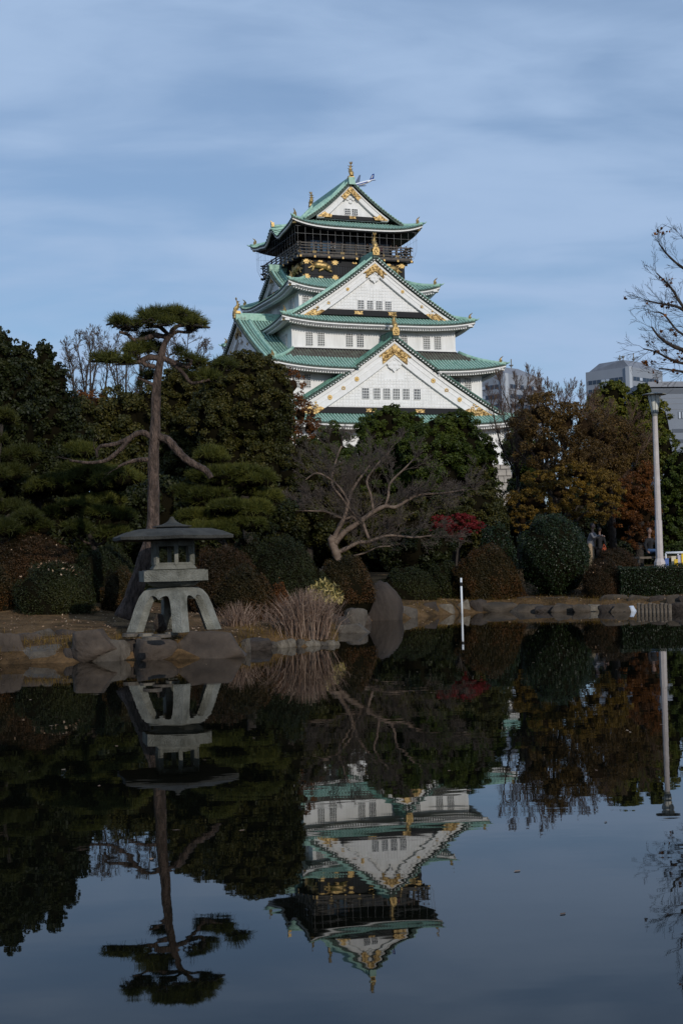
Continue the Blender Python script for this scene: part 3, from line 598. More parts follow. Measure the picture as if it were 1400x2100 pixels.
# balcony
bal = MB(); bal.box((0.1, 0, 43.25), (16.4, 16.4, 0.36)); bal = cb(bal, 'balcony', M['dark_wood'])
for fr in ('front', 'left', 'right', 'back'):
    f = FR[fr]; n = 9
    rl = MB(f)
    for z, r_ in ((43.68, .09), (44.12, .06), (44.5, .06), (44.85, .09)): rl.box((0, 8.1, z), (17.0 if z != 44.12 else 16.4, .12, r_ * 2))
    link('rail', rl.mesh('rail', M['dark_wood'], False, OFF), bal)
    for i in range(n):
        s = -8.1 + 16.2 * i / (n - 1); mb = MB(f); mb.box((s, 8.1, 44.15), (.17, .17, 1.15)); mb.ball((s, 8.1, 44.9), .14, 6, 4); link('rail_post', mb.mesh('rail_post', M['dark_wood'], False, OFF), bal)
        mb = MB(f); mb.box((s, 8.27, 43.62), (.55 if i % 2 else .22, .04, .3)); link('gold_cap', mb.mesh('gold_cap', M['gold_dull'], False, OFF), bal)
        mb = MB(f); mb.box((s, 7.9, 42.95), (.24, 1.1, .26)); mb.cur = 1; mb.box((s, 8.47, 42.95), (.25, .04, .27)); link('bracket', mb.mesh('bracket', [M['black'], M['gold']], False, OFF), bal)
    mb = MB(f); mb.box((0, 8.02, 43.0), (16.4, .3, .2)); link('edge_beam', mb.mesh('edge_beam', M['black'], False, OFF), bal)
# observation floor
wallbox(0.1, 6.0, 6.0, 43.43, 47.0, M['black'], 'observation_floor')
for fr in ('front', 'left'):
    for i in range(8): mb = MB(FR[fr]); mb.box((-6 + i * 12 / 7, 6.1, 45.2), (.22, .22, 3.5)); cb(mb, 'column', M['black'])
    for i in range(7):
        mb = MB(FR[fr]); mb.box((-6 + (i + .5) * 12 / 7, 6.06, 44.6), (1.3, .05, 2.2)); cb(mb, 'glass_door', M['glass_blue'] if i in (0, 1, 5) else M['glass_dark'])
    mb = MB(FR[fr]); mb.box((0, 7.0, 46.6), (14.0, .2, .3)); cb(mb, 'eave_beam', M['black'])
# protective wires round the balcony
wr = MB()
for fr in ('front', 'left', 'right', 'back'):
    wr.tf = FR[fr]
    for i in range(17):
        s = -8.6 + 17.2 * i / 16; wr.tube([(s, 8.9, 46.9), (s, 8.9, 45.2), (s, 8.85, 44.2), (s * .98, 8.5, 43.4), (s * .96, 8.15, 43.1)], 0.014, 3)
    for z in (46.9, 45.9): wr.tube([(-8.9, 8.9, z), (8.9, 8.9, z)], 0.013, 3)
wr.tf = None; link('safety_wires', wr.mesh('safety_wires', M['steel'], False, OFF), keep, kind='stuff')
# top roof: hip-and-gable
class TopRoof(Skirt):
    def z(s, fr, x, q):
        _, hl, _ = side_of(fr, s.c, s.hu, s.hv); d = q * s.over; a = hl - d; r = min(1.0, abs(x) / max(a, .1))
        z = s.z0 + (s.up * (r ** 4) * max(0, 1 - d / 2.6) ** 1.5) + 0.42 * d + 0.0325 * d * d
        if fr == 'left' and s.bumpL: z += s.bumpL * math.exp(-(x / 1.5) ** 2) * max(0, 1 - d / 4.5) - 0.25 * math.exp(-((abs(x) - 3.0) / 1.2) ** 2) * max(0, 1 - d / 3)
        return z
ST = TopRoof(0.0, 9.5, 9.5, 2.3, 47.0, 0.95, 0, 3.2, 0.25, 1.35)
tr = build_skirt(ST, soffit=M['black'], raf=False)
def pt(d): return 47.0 + 0.42 * d + 0.0325 * d * d
for sg in (-1, 1):
    sl = MB(); rb = MB(); K = 12; D = [2.3 + (9.5 - 2.3) * i / K for i in range(K + 1)]; vv = 8.15
    zb_ = lambda d, v: pt(d) + (1.35 * math.exp(-(v / 1.5) ** 2) * max(0, 1 - d / 4.5) if sg < 0 else 0)
    vs_ = [-vv + 2 * vv * j / 24 for j in range(25)]
    for i in range(K):
        for j in range(24):
            sl.quad(*[(sg * (9.5 - d), v, zb_(d, v)) for d, v in ((D[i], vs_[j]), (D[i + 1], vs_[j]), (D[i + 1], vs_[j + 1]), (D[i], vs_[j + 1]))])
        for v in (-vv, vv): sl.quad((sg * (9.5 - D[i]), v, pt(D[i])), (sg * (9.5 - D[i + 1]), v, pt(D[i + 1])), (sg * (9.5 - D[i + 1]), v, pt(D[i + 1]) - .45), (sg * (9.5 - D[i]), v, pt(D[i]) - .45))
    n = 38
    for r_ in range(n):
        v = -vv + .3 + (2 * vv - .6) * r_ / (n - 1)
        for i in range(0, K, 2):
            rb.add([(sg * (9.5 - d), v + dv, zb_(d, v) + dz) for d in (D[i], D[i + 2]) for dv, dz in ((-.11, -.02), (-.06, .12), (.06, .12), (.11, -.02))], [(0, 1, 5, 4), (1, 2, 6, 5), (2, 3, 7, 6)])
    link('roof_slope', sl.mesh('roof_slope', M['copper_dark'], False, OFF), tr); link('tile_rows', rb.mesh('tile_rows', M['copper'], False, OFF), tr, kind='stuff')
    for ve_v in (-1, 1):
        ve = MB(); x = .3
        while x < 7.0: ve.tube([(sg * x, ve_v * (vv - .4), pt(9.5 - x) - .05), (sg * x, ve_v * (vv + .08), pt(9.5 - x) - .05)], .13, 6); x += .34
        link('verge_tiles', ve.mesh('verge_tiles', M['copper_dark'], False, OFF), tr, kind='stuff')
        dr = MB(); dr.tube([(sg * (9.5 - d), ve_v * (vv - .35), pt(d) + .14) for d in D], .18, 6); dr.tube([(sg * (9.5 - d), ve_v * (vv - 1.5), pt(d) + .2) for d in D[2:]], .24, 6, flat=1.3)
        link('descending_ridge', dr.mesh('descending_ridge', M['copper'], True, OFF), tr)
for ve_v, fr in ((-1, 'front'), (1, 'back')):
    f = FR[fr]; t = 7.3; pf = lambda x: pt(9.5 - abs(x)) - 0.62
    wl = MB(f); xs = [-5.2 + 10.4 * i / 12 for i in range(13)]; wl.add([(x, t, pf(x)) for x in xs] + [(5.2, t, 48.4), (-5.2, t, 48.4)], [tuple(range(15))]); g = cb(wl, 'gable', M['white'])
    for sg in (-1, 1):
        bb = MB(f)
        for (t0, t1, o0, o1) in ((t, t + .4, 0, -1.05), (t + .4, t + .52, .05, -.2)):
            for i in range(10):
                a0, a1 = sg * 5.25 * i / 10, sg * 5.25 * (i + 1) / 10; vs = [(a0, t1, pf(a0) + o0), (a1, t1, pf(a1) + o0), (a1, t1, max(48.5, pf(a1) + o1)), (a0, t1, max(48.5, pf(a0) + o1))]; vs += [(p[0], t0, p[2]) for p in vs]; bb.add(vs, [(0, 1, 2, 3), (3, 2, 6, 7), (0, 4, 5, 1)])
        link('barge_board', bb.mesh('barge_board', M['white_trim'], False, OFF), g)
        go = MB(f); go.prism([(sg * 5.1, 48.75), (sg * 4.0, pf(4.0) - .3), (sg * 3.7, pf(3.7) - .8), (sg * 3.0, 49.0), (sg * 3.2, 48.6), (sg * 5.1, 48.6)], t + .45, t + .52); link('foot_ornament', go.mesh('foot_ornament', M['gold_carved'], False, OFF), g)
    ap = MB(f)
    for sg in (-1, 1): ap.prism([(0, pf(0) - .25), (sg * 1.5, pf(1.5) - .25), (sg * 1.25, pf(1.25) - .6), (sg * 1.0, pf(1.0) - 1.2), (0, pf(0) - 1.15)], t + .45, t + .55)
    for _ in range(30): x = (rng.random() - .5) * 2.2; ap.ball((x, t + .55, pf(x) - .35 - rng.random() * .7), (.12, .07, .09), 5, 4)
    link('apex_ornament', ap.mesh('apex_ornament', M['gold_carved'], False, OFF), g)
    pe = MB(f)
    for (x, z, r_) in ((0, -.1, .3), (.4, -.35, .26), (-.4, -.35, .26), (0, -.75, .28), (.9, -.5, .18), (-.9, -.5, .18)): pe.ball((x, t + .12, pf(0) - 1.6 + z), (r_, .1, r_ * .8), 8, 5)
    link('carved_pendant', pe.mesh('carved_pendant', M['white_trim'], False, OFF), g)
    bm = MB(f); bm.box((0, t + .15, 48.75), (10.0, .3, .5)); link('black_beam', bm.mesh('black_beam', M['black'], False, OFF), g)
    pb = MB(f); pb.prism([(-.5, 48.95), (-.4, 48.8), (-.5, 48.62), (.5, 48.62), (.4, 48.8), (.5, 48.95)], t + .31, t + .36); link('gold_plate', pb.mesh('gold_plate', M['gold_carved'], False, OFF), g)
    for s in (-.95, .12): window(fr, s, t + .02, 49.2, .8, .85, 3, 3, M['glass_dark'])
rd = MB(); zr = pt(9.5); rd.box((0, 0, zr), (.6, 16.6, .7)); rd.tube([(0, -8.3, zr + .38), (0, 8.3, zr + .38)], .22, 8); rd.box((0, -8.36, zr - .15), (.9, .12, 1.0)); link('main_ridge', rd.mesh('main_ridge', M['copper'], False, OFF), tr)
shachi(tr, (0, -8.0, zr + .45), (0, -1, 0), 2.0); shachi(tr, (0, 8.0, zr + .45), (0, 1, 0), 2.0)
# little ridge over the cusped eave on the left side
mb = MB(); mb.tube([(-9.4, 0, 48.75), (-7.5, 0, 48.95), (-5.5, 0, 49.4)], .24, 6); link('eave_ridge', mb.mesh('eave_ridge', M['copper'], True, OFF), tr)
mb = MB(); mb.box((-9.2, 0, 49.0), (.4, .5, .6)); mb.tube([(-9.2, 0, 49.2), (-9.5, 0, 49.6)], [.15, .03], 5); link('hip_ornament', mb.mesh('hip_ornament', M['gold'], False, OFF), tr)

for o_ in [q for q in bpy.data.objects if q.parent and (q.parent == tr or q == tr)]:
    if o_.data.name.split('.')[0] in ('main_ridge', 'ridge_fish', 'roof_slope', 'tile_rows', 'verge_tiles', 'descending_ridge'):
        for v_ in o_.data.vertices:
            zz_ = v_.co.z + ZB
            if zz_ > 48: v_.co.x -= .42 * min(1, (zz_ - 48) / 6); v_.co.z -= .10 * min(1, (zz_ - 48) / 6)
for o_ in [q for q in bpy.data.objects if q.parent == keep and q.data and q.data.name.startswith(('gable', 'window')) and len(q.data.vertices) and q.data.vertices[0].co.z + ZB > 47.9]:
    for q_ in [o_] + list(o_.children):
        for v_ in q_.data.vertices: v_.co.x -= .42 * max(0, min(1, (v_.co.z + ZB - 48) / 6)) ** .5

# stone base of the keep: stones one by one where the trees leave them open
sb = empty('stone_rampart', (0, 200.8, 0), TH, label='sloping rampart of pale squared stones carrying the keep, glimpsed between trees', cat='wall')
core = MB(); core.add([(a * 19.0 + 1.5, b * 19.0, 1.0) if z == 0 else (a * 16.6 + 1.5, b * 16.4, 13.9) for z in (0, 1) for a, b in ((-1, -1), (1, -1), (1, 1), (-1, 1))], [(0, 1, 5, 4), (1, 2, 6, 5), (2, 3, 7, 6), (3, 0, 4, 7), (4, 5, 6, 7)])
core.build('rubble_core', M['wall_stone'], sb)
rest = MB(); stone_meshes = []
for k in range(10):
    q = MB(); r_ = random.Random(k); q.box((0, 0, 0), (1, .35, 1)); q.v = [(p[0] * (1 - .1 * r_.random()), p[1] * (1 - .3 * r_.random()), p[2] * (1 - .12 * r_.random())) for p in q.v]; stone_meshes.append(q.mesh('stone', M['wall_stone']))
z = 1.3; cnt = 0
while z < 13.8:
    h = 0.65 + random.random() * .45; f_ = (z + h / 2 - 1) / 12.9; hl = 19.0 - 2.4 * f_; v = -(19.0 - 2.6 * f_) - .08; u = 1.5 - hl
    while u < 1.5 + hl:
        w = 0.8 + random.random() * 1.0
        w = min(w, 1.5 + hl - u)
        if u > 10.5 and cnt < 290:
            o = link('stone', stone_meshes[cnt % 10], sb, loc=(u + w / 2, v, z + h / 2)); o.scale = (w * .96, 1, h * .95); o.rotation_euler = (R(-11), 0, R(random.uniform(-2, 2))); cnt += 1
        else: rest.box((u + w / 2, v, z + h / 2), (w * .95, .3, h * .93))
        u += w
    z += h
rest.build('stones', M['wall_stone'], sb, kind='stuff')

# ------------------------------------------------------------------ plant builders
def unit(a): return a / (np.linalg.norm(a, axis=1, keepdims=True) + 1e-9)
def leaf_quads(C, Nn, size, asp, wild=0.8, droop=0.0):
    n = len(C); nn = unit(Nn + wild * rng.normal(size=(n, 3))); a = np.cross(nn, rng.normal(size=(n, 3))); a[:, 2] -= droop; a = unit(a); b = unit(np.cross(nn, a))
    s = (size * rng.uniform(0.65, 1.3, n))[:, None] / 2; a = a * s; b = b * s * asp
    V = np.stack([C - a, C + b - a * .1, C + a, C - b - a * .1], 1).reshape(-1, 3); return V
def quads(n): return np.arange(n * 4).reshape(n, 4)
def ell_mesh(blobs, k, nu=9, nv=7):
    Vs, Fs, o = [], [], 0; mb = MB(); mb.ball((0, 0, 0), 1.0, nu, nv); bv = np.array(mb.v); bf = [f if len(f) == 4 else (f[0], f[1], f[2], f[2]) for f in mb.f]
    for c, r in blobs:
        q = bv * (1 + rng.uniform(-.12, .12, (len(bv), 1))); Vs.append(q * np.array(r) * k + np.array(c)); Fs += [tuple(i + o for i in f) for f in bf]; o += len(bv)
    return np.concatenate(Vs), np.array(Fs)
def crown_leaves(blobs, size, asp, dens, sub=0.30, face=0.55, wild=0.8, up=0.25, droop=0.0, cull=0.72, shell=(0.55, 1.0), squash=0.8):
    """blobs [(centre, radii)] -> leaves gathered in clumps on the blobs' surfaces"""
    out = []; C_ = np.array([b[0] for b in blobs]); R_ = np.array([b[1] for b in blobs])
    for c, r in zip(C_, R_):
        rm = float(np.mean(r)); ns = max(10, int(3.2 / sub ** 2)); d = unit(rng.normal(size=(ns * 3, 3)) + np.array([0, -face, up])); d = d[:ns]
        cc = c + d * r * rng.uniform(0.72, 1.02, (ns, 1)); rs = rm * sub * rng.uniform(0.65, 1.35, ns)
        inside_ = np.zeros(ns, bool)
        for c2, r2 in zip(C_, R_):
            if c2 is not c: inside_ |= (np.sum(((cc - c2) / (r2 * cull)) ** 2, 1) < 1)
        cc, rs, d = cc[~inside_], rs[~inside_], d[~inside_]
        if not len(cc): continue
        per = np.maximum(6, (dens * 4 * math.pi * rs ** 2 * 0.55 / (size * size * asp / 2)).astype(int))
        idx = np.repeat(np.arange(len(cc)), per); n = len(idx); e = unit(rng.normal(size=(n, 3)) + d[idx] * 0.7 + np.array([0, -.2, .25])); rad = rng.uniform(*shell, (n, 1))
        p = cc[idx] + e * rs[idx][:, None] * rad * np.array([1, 1, squash]); out.append(leaf_quads(p, e, size, asp, wild, droop))
    return np.concatenate(out)
def px_blobs(bl, Y, depth=0.85):
    o = []
    for b in bl:
        dy = b[4] if len(b) > 4 else 0.0; c = at(b[0], b[1], Y + dy); k = (Y + dy) / F; o.append(((c.x, c.y, c.z), (b[2] * k, min(b[2], 1.2 * b[3]) * k * depth, b[3] * k)))
    return o
NL = [0]
def foliage(name, label, cat, Y, bl, lm, size=0.11, asp=0.55, dens=1.0, base=None, trunk=0.16, bark='bark_dark', core=0.80, group=None, coremat='core', limbs=True, **k):
    B = px_blobs(bl, Y); bx = base if base is not None else sum(b[0] for b in bl) / len(bl); p = at(bx, 1160, Y); z0 = gz(p.x, Y) - 0.05; org = np.array([p.x, Y, z0])
    root = empty(name, org, label=label, cat=cat, group=group)
    V = crown_leaves(B, size, asp, dens, **k); nl = len(V) // 4; NL[0] += nl
    if core:
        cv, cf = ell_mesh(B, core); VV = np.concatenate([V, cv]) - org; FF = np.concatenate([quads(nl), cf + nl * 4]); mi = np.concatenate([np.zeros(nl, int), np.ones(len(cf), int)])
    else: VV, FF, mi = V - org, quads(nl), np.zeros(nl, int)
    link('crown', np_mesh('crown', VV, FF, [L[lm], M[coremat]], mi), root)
    if trunk:
        mb = MB(); top = Vector(max(B, key=lambda q: q[0][2])[0]) - Vector(org); r = random.Random(int(bx)); mid = Vector((top.x * .35 + r.uniform(-.2, .2), top.y * .3, top.z * .5))
        mb.tube([(0, 0, -.1), (mid.x * .3, mid.y * .3, mid.z * .45), mid, top], [trunk * 1.3, trunk, trunk * .75, trunk * .2], 7)
        if limbs:
            for c, rr in B: q = Vector(c) - Vector(org); mb.tube([mid * 0.9, (mid + q) / 2 + Vector((0, 0, .15)), q], [trunk * .45, trunk * .3, trunk * .1], 5)
        mb.build('trunk', M[bark], root, True)
    return root
def shrub(name, label, cat, px, top, bot, wpx, Y, lm, size=0.045, asp=0.6, dens=1.0, group=None, dep=0.8, coremat='core', lumps=5, zb=None, n_extra=0, wild=0.75, box=False):
    """clipped mound: a leafy skin over a dark solid heart"""
    k = Y / F; c = at(px, 1160, Y); zt = at(px, top, Y).z; z0 = gz(c.x, Y) - 0.1 if zb is None else zb; w = wpx * k / 2; h = zt - z0; d = w * dep
    root = empty(name, (c.x, Y, z0), label=label, cat=cat, group=group); r = random.Random(int(px * 7 + top)); Bs = []
    if box: Bs = None
    else:
        Bs.append(((0, 0, h * .18), (w * .93, d * .93, h * .80)) if lumps else ((0, 0, h * .49), (w, d, h * .52)))
        for i in range(lumps): a = r.uniform(0, 6.28); q = r.uniform(.30, .55); rr = r.uniform(.42, .6); Bs.append(((w * q * math.cos(a), d * q * math.sin(a), h * r.uniform(.22, .40)), (w * rr, d * rr, h * r.uniform(.42, .58))))
    if box:
        n = int(dens * (4 * w * h + 4 * w * d + 4 * d * h) / (size * size * asp / 2) * .8); u = rng.uniform(-1, 1, (n, 3)); ar = np.array([d * h, w * h, w * d]); ax = rng.choice(3, n, p=ar / ar.sum()); sg = np.where(rng.random(n) < .35, -1., 1.); nv = np.zeros((n, 3))
        for i in range(3): m_ = ax == i; s_ = sg[m_] if i == 0 else (-np.abs(sg[m_]) * np.where(rng.random(m_.sum()) < .15, -1, 1) if i == 1 else np.ones(m_.sum())); u[m_, i] = s_; nv[m_, i] = s_
        p = u * np.array([w, d, h / 2]) + np.array([0, 0, h / 2]); p = p + nv * rng.uniform(-.09, .04, (n, 1)); p[:, 2] += .05 * np.sin(p[:, 0] * 2.1) ; V = leaf_quads(p, nv, size, asp, wild)
        mbx = MB(); mbx.box((0, 0, h * .48), (2 * w - .12, 2 * d - .12, h * .96 - .08)); cv = np.array(mbx.v); cf = np.array(mbx.f)
    else:
        V = []
        for c_, r_ in Bs:
            r_ = np.array(r_); c_ = np.array(c_); area = 2 * math.pi * r_[0] * (r_[1] + 2 * r_[2]) / 1.6; n = int(dens * area / (size * size * asp / 2) * .75); e = unit(rng.normal(size=(n, 3)) + np.array([0, -.5, .3]))
            p = c_ + e * r_ * (1 + .045 * np.sin(e[:, :1] * 6 + e[:, 2:] * 5 + px) + .05 * np.sin(e[:, :1] * 9 + e[:, 2:] * 7) + rng.uniform(-.07, .035, (n, 1)) + .05 * np.sin(e[:, 1:2] * 17 + e[:, :1] * 23) * np.sin(e[:, 2:] * 19) + np.where(rng.random((n, 1)) < .05, rng.uniform(0, .10, (n, 1)), 0)); ok = p[:, 2] > -.02
            for c2, r2 in Bs:
                if c2 is not c_ and not np.allclose(c2, c_): ok &= (np.sum(((p - np.array(c2)) / (np.array(r2) * .9)) ** 2, 1) > 1)
            V.append(leaf_quads(p[ok], e[ok], size, asp, wild))
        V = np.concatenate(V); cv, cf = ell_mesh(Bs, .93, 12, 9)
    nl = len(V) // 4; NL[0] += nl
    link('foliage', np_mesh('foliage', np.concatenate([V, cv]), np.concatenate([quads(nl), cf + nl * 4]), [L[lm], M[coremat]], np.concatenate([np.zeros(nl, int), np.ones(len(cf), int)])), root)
    mb = MB()
    for i in range(4): mb.tube([(r.uniform(-.1, .1), 0, -.05), (r.uniform(-w, w) * .4, r.uniform(-d, d) * .4, h * .5)], [.04, .02], 4)
    mb.build('stem', M['bark_dark'], root)
    return root
class Twigs:
    def __init__(s, seed): s.r = random.Random(seed); s.seg = []
    def grow(s, p, d, ln, rad, lv, kids=4, spread=0.6, up=0.15, shrink=0.62, wob=0.25, nseg=4, start=0.25):
        r = s.r; pts = [p.copy()]; dd = d.normalized(); q = p.copy(); rr = rad
        for i in range(nseg):
            dd = (dd + Vector((r.gauss(0, wob), r.gauss(0, wob), r.gauss(0, wob) + up * .5)) * .5).normalized(); q2 = q + dd * ln / nseg; r2 = rr * (0.80 if lv > 0 else .7); s.seg.append((q, q2, rr, r2)); q = q2; rr = r2; pts.append(q)
        if lv <= 0: return
        for i in range(kids):
            f = start + (1 - start) * (i + r.random()) / kids; x = f * nseg; j = min(nseg - 1, int(x)); b = pts[j].lerp(pts[j + 1], x - j); ax = (pts[j + 1] - pts[j]).normalized()
            o = Vector((r.gauss(0, 1), r.gauss(0, 1), r.gauss(0, 1))); o = (o - ax * o.dot(ax)).normalized(); nd = (ax * math.cos(spread) + o * math.sin(spread) + Vector((0, 0, up))).normalized()
            s.grow(b, nd, ln * shrink * r.uniform(.7, 1.2) * (1.15 - .4 * f), max(.0022, rad * (1 - .5 * f) * .55), lv - 1, kids, spread, up, shrink, wob, nseg, start)
    def mesh(s, name, m, off, rmin=0.0):
        A = np.array([[*a, *b, c, d] for a, b, c, d in s.seg]); a, b, ra, rb = A[:, :3], A[:, 3:6], np.maximum(A[:, 6:7], rmin), np.maximum(A[:, 7:8], rmin); t = unit(b - a); u = unit(np.cross(t, np.array([.31, .77, .55]))); v = np.cross(t, u); Vv = []
        for base, rad in ((a, ra), (b, rb)):
            for w in (0, 2.094, 4.189): Vv.append(base + (u * math.cos(w) + v * math.sin(w)) * rad)
        V = np.stack(Vv, 1).reshape(-1, 3) - np.array(off); n = len(A); i = np.arange(n)[:, None] * 6; Fq = np.concatenate([i + np.array([[0, 1, 4, 3]]), i + np.array([[1, 2, 5, 4]]), i + np.array([[2, 0, 3, 5]])]); return np_mesh(name, V, Fq, m, smooth=True)
def smooth_path(pts, n=4):
    out = []; P_ = [Vector(p) for p in pts]
    for i in range(len(P_) - 1):
        p0, p1, p2, p3 = P_[max(0, i - 1)], P_[i], P_[i + 1], P_[min(len(P_) - 1, i + 2)]
        for k in range(n):
            t_ = k / n; out.append(.5 * ((2 * p1) + (p2 - p0) * t_ + (2 * p0 - 5 * p1 + 4 * p2 - p3) * t_ ** 2 + (3 * p1 - p0 - 3 * p2 + p3) * t_ ** 3))
    return out + [P_[-1]]
def limb(mb, path, Y, r0, r1, n=8, sm=4):
    """path [(px, py, dy)] drawn at distance Y"""
    pts = smooth_path([at(a[0], a[1], Y + (a[2] if len(a) > 2 else 0)) for a in path], sm); m = len(pts); k = Y / F
    mb.tube(pts, [(r0 + (r1 - r0) * i / (m - 1)) * k * (1 + .10 * math.sin(i * 2.3)) for i in range(m)], n); return pts
def needles(C, D, per, ln, wd):
    n = len(C); idx = np.repeat(np.arange(n), per); m_ = len(idx); d = unit(D[idx] * .75 + rng.normal(size=(m_, 3)) * .62); l = ln * rng.uniform(.7, 1.2, (m_, 1)); b = unit(np.cross(d, rng.normal(size=(m_, 3)))) * wd; c = C[idx] + rng.normal(size=(m_, 3)) * ln * .12
    V = np.stack([c - b, c + b, c + d * l + b * .25, c + d * l - b * .25], 1).reshape(-1, 3); return V
def pad_needles(c, r, n, ln, per=12, wd=.006, under=.12):
    e = unit(rng.normal(size=(n, 3)) + np.array([0, 0, .25])); e = e[e[:, 2] > -under - .15]; q = rng.uniform(.80, 1.0, (len(e), 1)); lump = 1 + .16 * np.sin(e[:, :1] * 11 + c[0]) * np.cos(e[:, 1:2] * 9)
    C = np.array(c) + e * np.array(r) * q * lump; D = unit(e * np.array([.8, .8, .6]) + np.array([0, 0, .55])); return needles(C, D, per, ln, wd)

# ------------------------------------------------------------------ the tall pine on the point
YP = 30.0; pp = at(268, 1258, YP); pine = empty('pine_tree', (pp.x, YP, gz(pp.x, YP) - .05), label='tall leaning pine with flat topped crown and bare crooked limbs, behind the stone lantern', cat='pine tree')
po = tuple(pine.location)
mb = MB(); tpts = smooth_path([at(a, b, YP) for a, b in ((258, 1268), (276, 1215), (296, 1150), (313, 1085), (315, 1010), (315, 940), (319, 870), (321, 800), (328, 745), (338, 705), (350, 688))], 4); m_ = len(tpts)
rr_ = np.interp(np.linspace(0, 1, m_), [0, .08, .3, .55, .7, .85, 1], [25, 17.5, 13, 11, 9.2, 7, 4.5]) * YP / F
mb.tube(tpts, [float(a) * (1 + .05 * math.sin(i * 1.7)) for i, a in enumerate(rr_)], 14)
mb.build('trunk', M['bark_pine'], pine, True, off=po)
low = [([(312, 897), (292, 887), (270, 896), (247, 922), (222, 942), (205, 947), (180, 949), (143, 944)], 6.5, 2.5), ([(268, 897), (245, 908), (222, 913), (207, 915), (199, 925), (200, 938)], 5, 2.5), ([(306, 943), (285, 943), (262, 949), (243, 957)], 5.5, 2.5),
       ([(322, 896), (345, 903), (362, 922), (382, 942), (402, 954), (418, 962), (427, 970), (433, 980)], 9, 6)]
for path, a, b in low: mb = MB(); limb(mb, path, YP, a, b); mb.build('bare_limb', M['bark_pine'], pine, True, off=po)
hi = [([(346, 692), (318, 688), (296, 695), (275, 697), (262, 686), (245, 681)], 6, 3), ([(350, 690), (355, 676), (368, 668), (392, 668)], 6, 3), ([(348, 690), (330, 672), (312, 668), (300, 660)], 5, 2.5), ([(350, 688), (365, 680), (385, 682), (402, 676)], 4, 2),
      ([(328, 735), (305, 733), (285, 742), (262, 741), (240, 742), (225, 740)], 7, 3), ([(318, 752), (298, 748), (285, 735), (262, 722), (250, 715)], 5, 2.5), ([(332, 733), (352, 742), (372, 748), (386, 752), (390, 742), (382, 738)], 6.5, 4), ([(345, 738), (362, 752), (378, 768), (392, 785), (410, 783), (430, 778)], 5, 2.5), ([(316, 790), (300, 782), (282, 775)], 4, 2)]
for path, a, b in hi: mb = MB(); limb(mb, path, YP, a, b, 7); mb.build('limb', M['bark_pine'], pine, True, off=po)
def pine_pads(root, off, Y, pads, lm, ln=.16, tw=True, dens=1.0, per=12, wd=.006, core=.55, seed=3, coremat='core'):
    T = Twigs(seed)
    for (px, py, rx, ry, dy) in pads:
        k = (Y + dy) / F; c = at(px, py, Y + dy); r = (rx * k, rx * k * .85, ry * k); sub_ = []; ns = max(3, int(rx / 6)) if rx > 18 else 2
        for i_ in range(ns):
            an = rng.uniform(0, 6.28); q_ = rng.uniform(.25, .80); f_ = rng.uniform(.30, .50); sub_.append(((c.x + r[0] * q_ * math.cos(an), c.y + r[1] * q_ * math.sin(an), c.z + r[2] * rng.uniform(-.5, .35) * (1.1 - q_ * .5)), (r[0] * f_, r[1] * f_, r[2] * rng.uniform(.5, .85))))
        sub_.append(((c.x, c.y, c.z + r[2] * .1), (r[0] * .55, r[1] * .55, r[2] * .8))); Vs_ = []
        for cc_, r_2 in sub_:
            n = int(dens * 34 * (r_2[0] * r_2[1] * 3.14 + r_2[0] * r_2[2]) / (ln * ln) * .42) + 6; Vs_.append(pad_needles(cc_, r_2, n, ln, per, wd))
        V = np.concatenate(Vs_); NL[0] += len(V) // 4; nl = len(V) // 4
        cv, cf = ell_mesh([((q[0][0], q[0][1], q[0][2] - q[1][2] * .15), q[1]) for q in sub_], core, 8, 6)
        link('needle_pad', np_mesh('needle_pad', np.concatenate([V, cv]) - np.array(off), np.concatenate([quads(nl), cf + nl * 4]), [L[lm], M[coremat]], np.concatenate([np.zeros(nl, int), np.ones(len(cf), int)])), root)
        if tw:
            for _ in range(int(6 + rx / 6)):
                a = T.r.uniform(0, 6.28); q = Vector((c.x + r[0] * .8 * math.cos(a), c.y + r[1] * .8 * math.sin(a), c.z + r[2] * .1)); s0 = Vector((c.x + T.r.uniform(-.2, .2), c.y, c.z - r[2] * .7)); mid = (q + s0) / 2 + Vector((0, 0, -r[2] * .25)); T.seg += [(s0, mid, .022, .016), (mid, q, .016, .008)]
    if T.seg: link('twigs', T.mesh('twigs', M['bark_dark'], off), root, kind='stuff')
pine_pads(pine, po, YP, [(325, 645, 34, 12, 0), (236, 660, 16, 8, .2), (412, 667, 14, 8, .1), (365, 642, 24, 9, -.2), (300, 655, 22, 11, -.3), (375, 655, 30, 12, .2), (398, 663, 22, 10, -.2), (352, 646, 26, 10, .4), (340, 662, 22, 8, -.4), (388, 676, 16, 6, .3), (310, 668, 14, 6, .3), (248, 664, 27, 11, 0), (268, 672, 20, 9, .3), (285, 664, 16, 8, -.3), (300, 690, 22, 7, .4),
     (292, 715, 34, 10, .1), (270, 722, 22, 9, -.3), (313, 712, 20, 9, .4), (230, 738, 26, 9, 0), (200, 736, 22, 8, .3), (255, 742, 20, 8, -.4), (300, 772, 22, 8, .5), (365, 722, 18, 8, .4), (400, 742, 22, 9, .3), (428, 775, 34, 12, .2), (455, 752, 30, 12, .5), (395, 775, 25, 9, .5), (380, 735, 16, 7, -.2)], 'needle', ln=.16, per=12, wd=.0055, dens=.62, core=.30)
T = Twigs(5)
for p, d in ((at(150, 944, YP), Vector((-1, 0, .3))), (at(200, 930, YP), Vector((-.5, 0, .8))), (at(246, 957, YP), Vector((-1, 0, -.3)))): T.grow(p, d, .35, .012, 1, 3)
link('twigs', T.mesh('twigs', M['bark_pine'], po), pine, kind='stuff')

